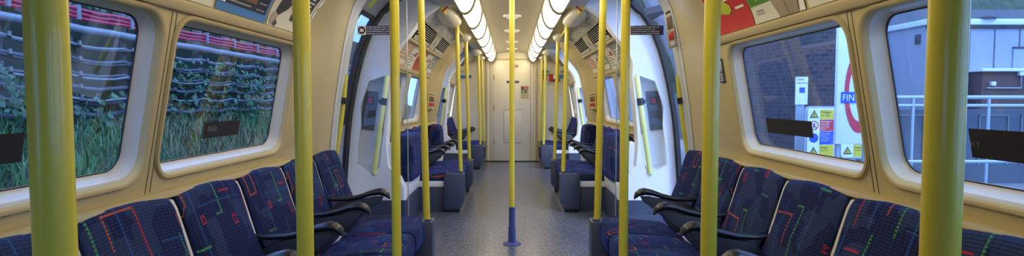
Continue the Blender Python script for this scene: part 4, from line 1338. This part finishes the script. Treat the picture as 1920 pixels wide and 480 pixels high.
# information poster on a post
yp = 7.4
a, b = U(1493, 144, yp), U(1514, 196, yp)
t = thing('information_poster', (a.x, yp, -.03), 'narrow white information poster left of the danger board', 'poster')
MB().box((a.x, yp, b.z), (b.x, yp + .02, a.z)).build('sheet', M['signwhite'], t)
m = MB()
for txt, py, sz in (('Direct', 150.5, .045), ('information', 157, .038)):
    vs, fs = text2d(txt, sz); q = U(1494.5, py, yp)
    m.mat(0).add([(q.x + u*.8, yp - .002, q.z + v) for u, v in vs], fs)
q, r = U(1499, 164, yp), U(1509, 174, yp)
m.mat(1).box((q.x, yp - .003, r.z), (r.x, yp - .001, q.z))
m.build('print', [M['ink'], M['signblue']], t, smooth=False)
MB().box((a.x + .03, yp + .02, -.03), (b.x - .03, yp + .06, a.z)).build('post', M['rail'], t)

# pale shed building
yb = 14
x0 = U(1737, 60, yb).x
z1 = U(1800, 47, yb).z
t = thing('pale_shed', (x0, yb, -.03), 'long pale clad building beyond the railing, near right window', 'building')
m = MB()
m.box((x0, yb, -.03), (x0 + 7, yb + 1.8, z1)); m.build('walls', M['wallwhite'], t, smooth=False)
MB().box((x0 - .08, yb - .12, z1), (x0 + 7, yb + 1.9, z1 + .14)).build('roof_edge', M['wallpale'], t, bevel=.01)
MB().box((x0 - .03, yb - .04, z1 - .09), (x0 + 7, yb - .003, z1 - .02)).build('gutter', M['slate'], t)
m = MB()
for k in range(10): m.box((x0 + .45 + .62*k, yb - .014, 0), (x0 + .47 + .62*k, yb - .002, z1 - .1))
m.build('cladding_joint', M['cablegrey'], t, smooth=False)
a, b = U(1899, 88, yb), U(1935, 91, yb)
MB().box((a.x, yb - .05, b.z), (b.x, yb, a.z)).build('door_lintel', M['slate'], t)
MB().box((a.x, yb - .03, -.03), (b.x, yb - .004, b.z)).build('door_panel', M['wallwhite'], t, bevel=.004)
MB().box((x0 - .03, 14.18, EYE + 1.42), (x0, 14.36, EYE + 1.66)).build('window', M['slate'], t, bevel=.005)
q = (U(1846, 45, yb).x)
MB().lathe((q, yb - .05, z1), [(.20, .14), (.20, .17), (.12, .22), (.02, .24)], 16).build('roof_vent', M['slate'], t)
# dark roofed building behind the shed
t = thing('dark_roofed_building', (11.2, 16.4, -.03), 'low building with a dark sloping roof behind the pale shed', 'building')
MB().box((11.2, 16.4, -.03), (16.5, 18.6, 2.9)).build('walls', M['wallwhite'], t, smooth=False)
MB().prism([(10.9, 16.2, 2.85), (10.9, 18.8, 2.85), (10.9, 18.8, 4.1), (10.9, 18.4, 4.15)], (5.9, 0, 0)).build('roof', M['slate'], t)
# brown hut
yh = 13.6
a, b = U(1842, 134, yh), U(1960, 200, yh)
t = thing('brown_hut', (a.x, yh, -.03), 'dark brown hut with a white roof edge behind the railing', 'hut')
MB().box((a.x, yh, -.03), (b.x, yh + .38, a.z)).build('walls', M['shedbrown'], t, smooth=False)
MB().box((a.x - .08, yh - .1, a.z), (b.x, yh + .38, a.z + .075)).build('roof_edge', M['wallpale'], t, bevel=.006)
q = U(1848, 165, yh); q2 = U(1912, 165, yh); q3 = U(1912, 140, yh)
MB().tube([(q.x, yh - .04, q.z), (q2.x, yh - .04, q2.z), (q3.x, yh - .04, q3.z)], .014, 8).build('conduit', M['rail'], t)
for px, py in ((1859, 157), (1911, 138)):
    q = U(px, py, yh); MB().box((q.x - .05, yh - .08, q.z - .05), (q.x + .05, yh, q.z + .05)).build('junction_box', M['wallpale'], t, bevel=.006)
# railing and platform wall
yr = 8.0
xa = U(1655, 185, yr).x
t = thing('platform_railing', (xa, yr, -.03), 'galvanised two rail railing on the platform, near right window', 'railing')
for py, r in ((182.5, .028), (198, .024)):
    z = U(1700, py, yr).z
    MB().tube([(xa, yr, z), (xa + 6, yr, z)], r, 12).build('rail', M['rail'], t, ang=70)
for k in range(6):
    x = U(1712, 185, yr).x + k*1.08
    MB().tube([(x, yr, -.03), (x, yr, U(1700, 182.5, yr).z)], .024, 12).build('upright', M['rail'], t, ang=70)
t = thing('low_wall', (xa, 8.25, -.03), 'low grey panelled wall behind the platform railing', 'wall')
MB().box((xa - .1, 8.25, -.03), (xa + 7, 8.4, U(1700, 205, 8.25).z)).build('wall_panel', M['cablegrey'], t)
m = MB()
for k in range(8):
    x = xa + .35 + k*.62; m.box((x, 8.235, .25), (x + .02, 8.248, .98)); m.box((x, 8.235, .97), (x + .42, 8.248, .99)); m.box((x + .42, 8.235, .25), (x + .44, 8.248, .98))
m.build('raised_trim', M['concrete'], t, smooth=False)
t = thing('kerb_rail', (3.2, 4.2, 0), 'low pale rail along the platform floor, near right window', 'rail')
zk = U(1680, 303, 6.6).z
MB().tube([(4.2, 6.6, zk), (8, 6.6, zk + .0)], .02, 8).build('bar', M['rail'], t)
MB().tube([(5.05, 6.6, -.03), (5.05, 6.6, zk)], .02, 8).build('upright', M['rail'], t)
# hillside
rows = []
rr2 = random.Random(5)
for j in range(14):
    y = 17.6 + j*1.4
    rows.append([(5 + i*1.3, y + rr2.uniform(-.3, .3), 1.2 + j*.95 + rr2.uniform(-.35, .35)) for i in range(28)])
tag(MB().loft(rows, False, False).build('hillside', M['hill']), kind='structure')
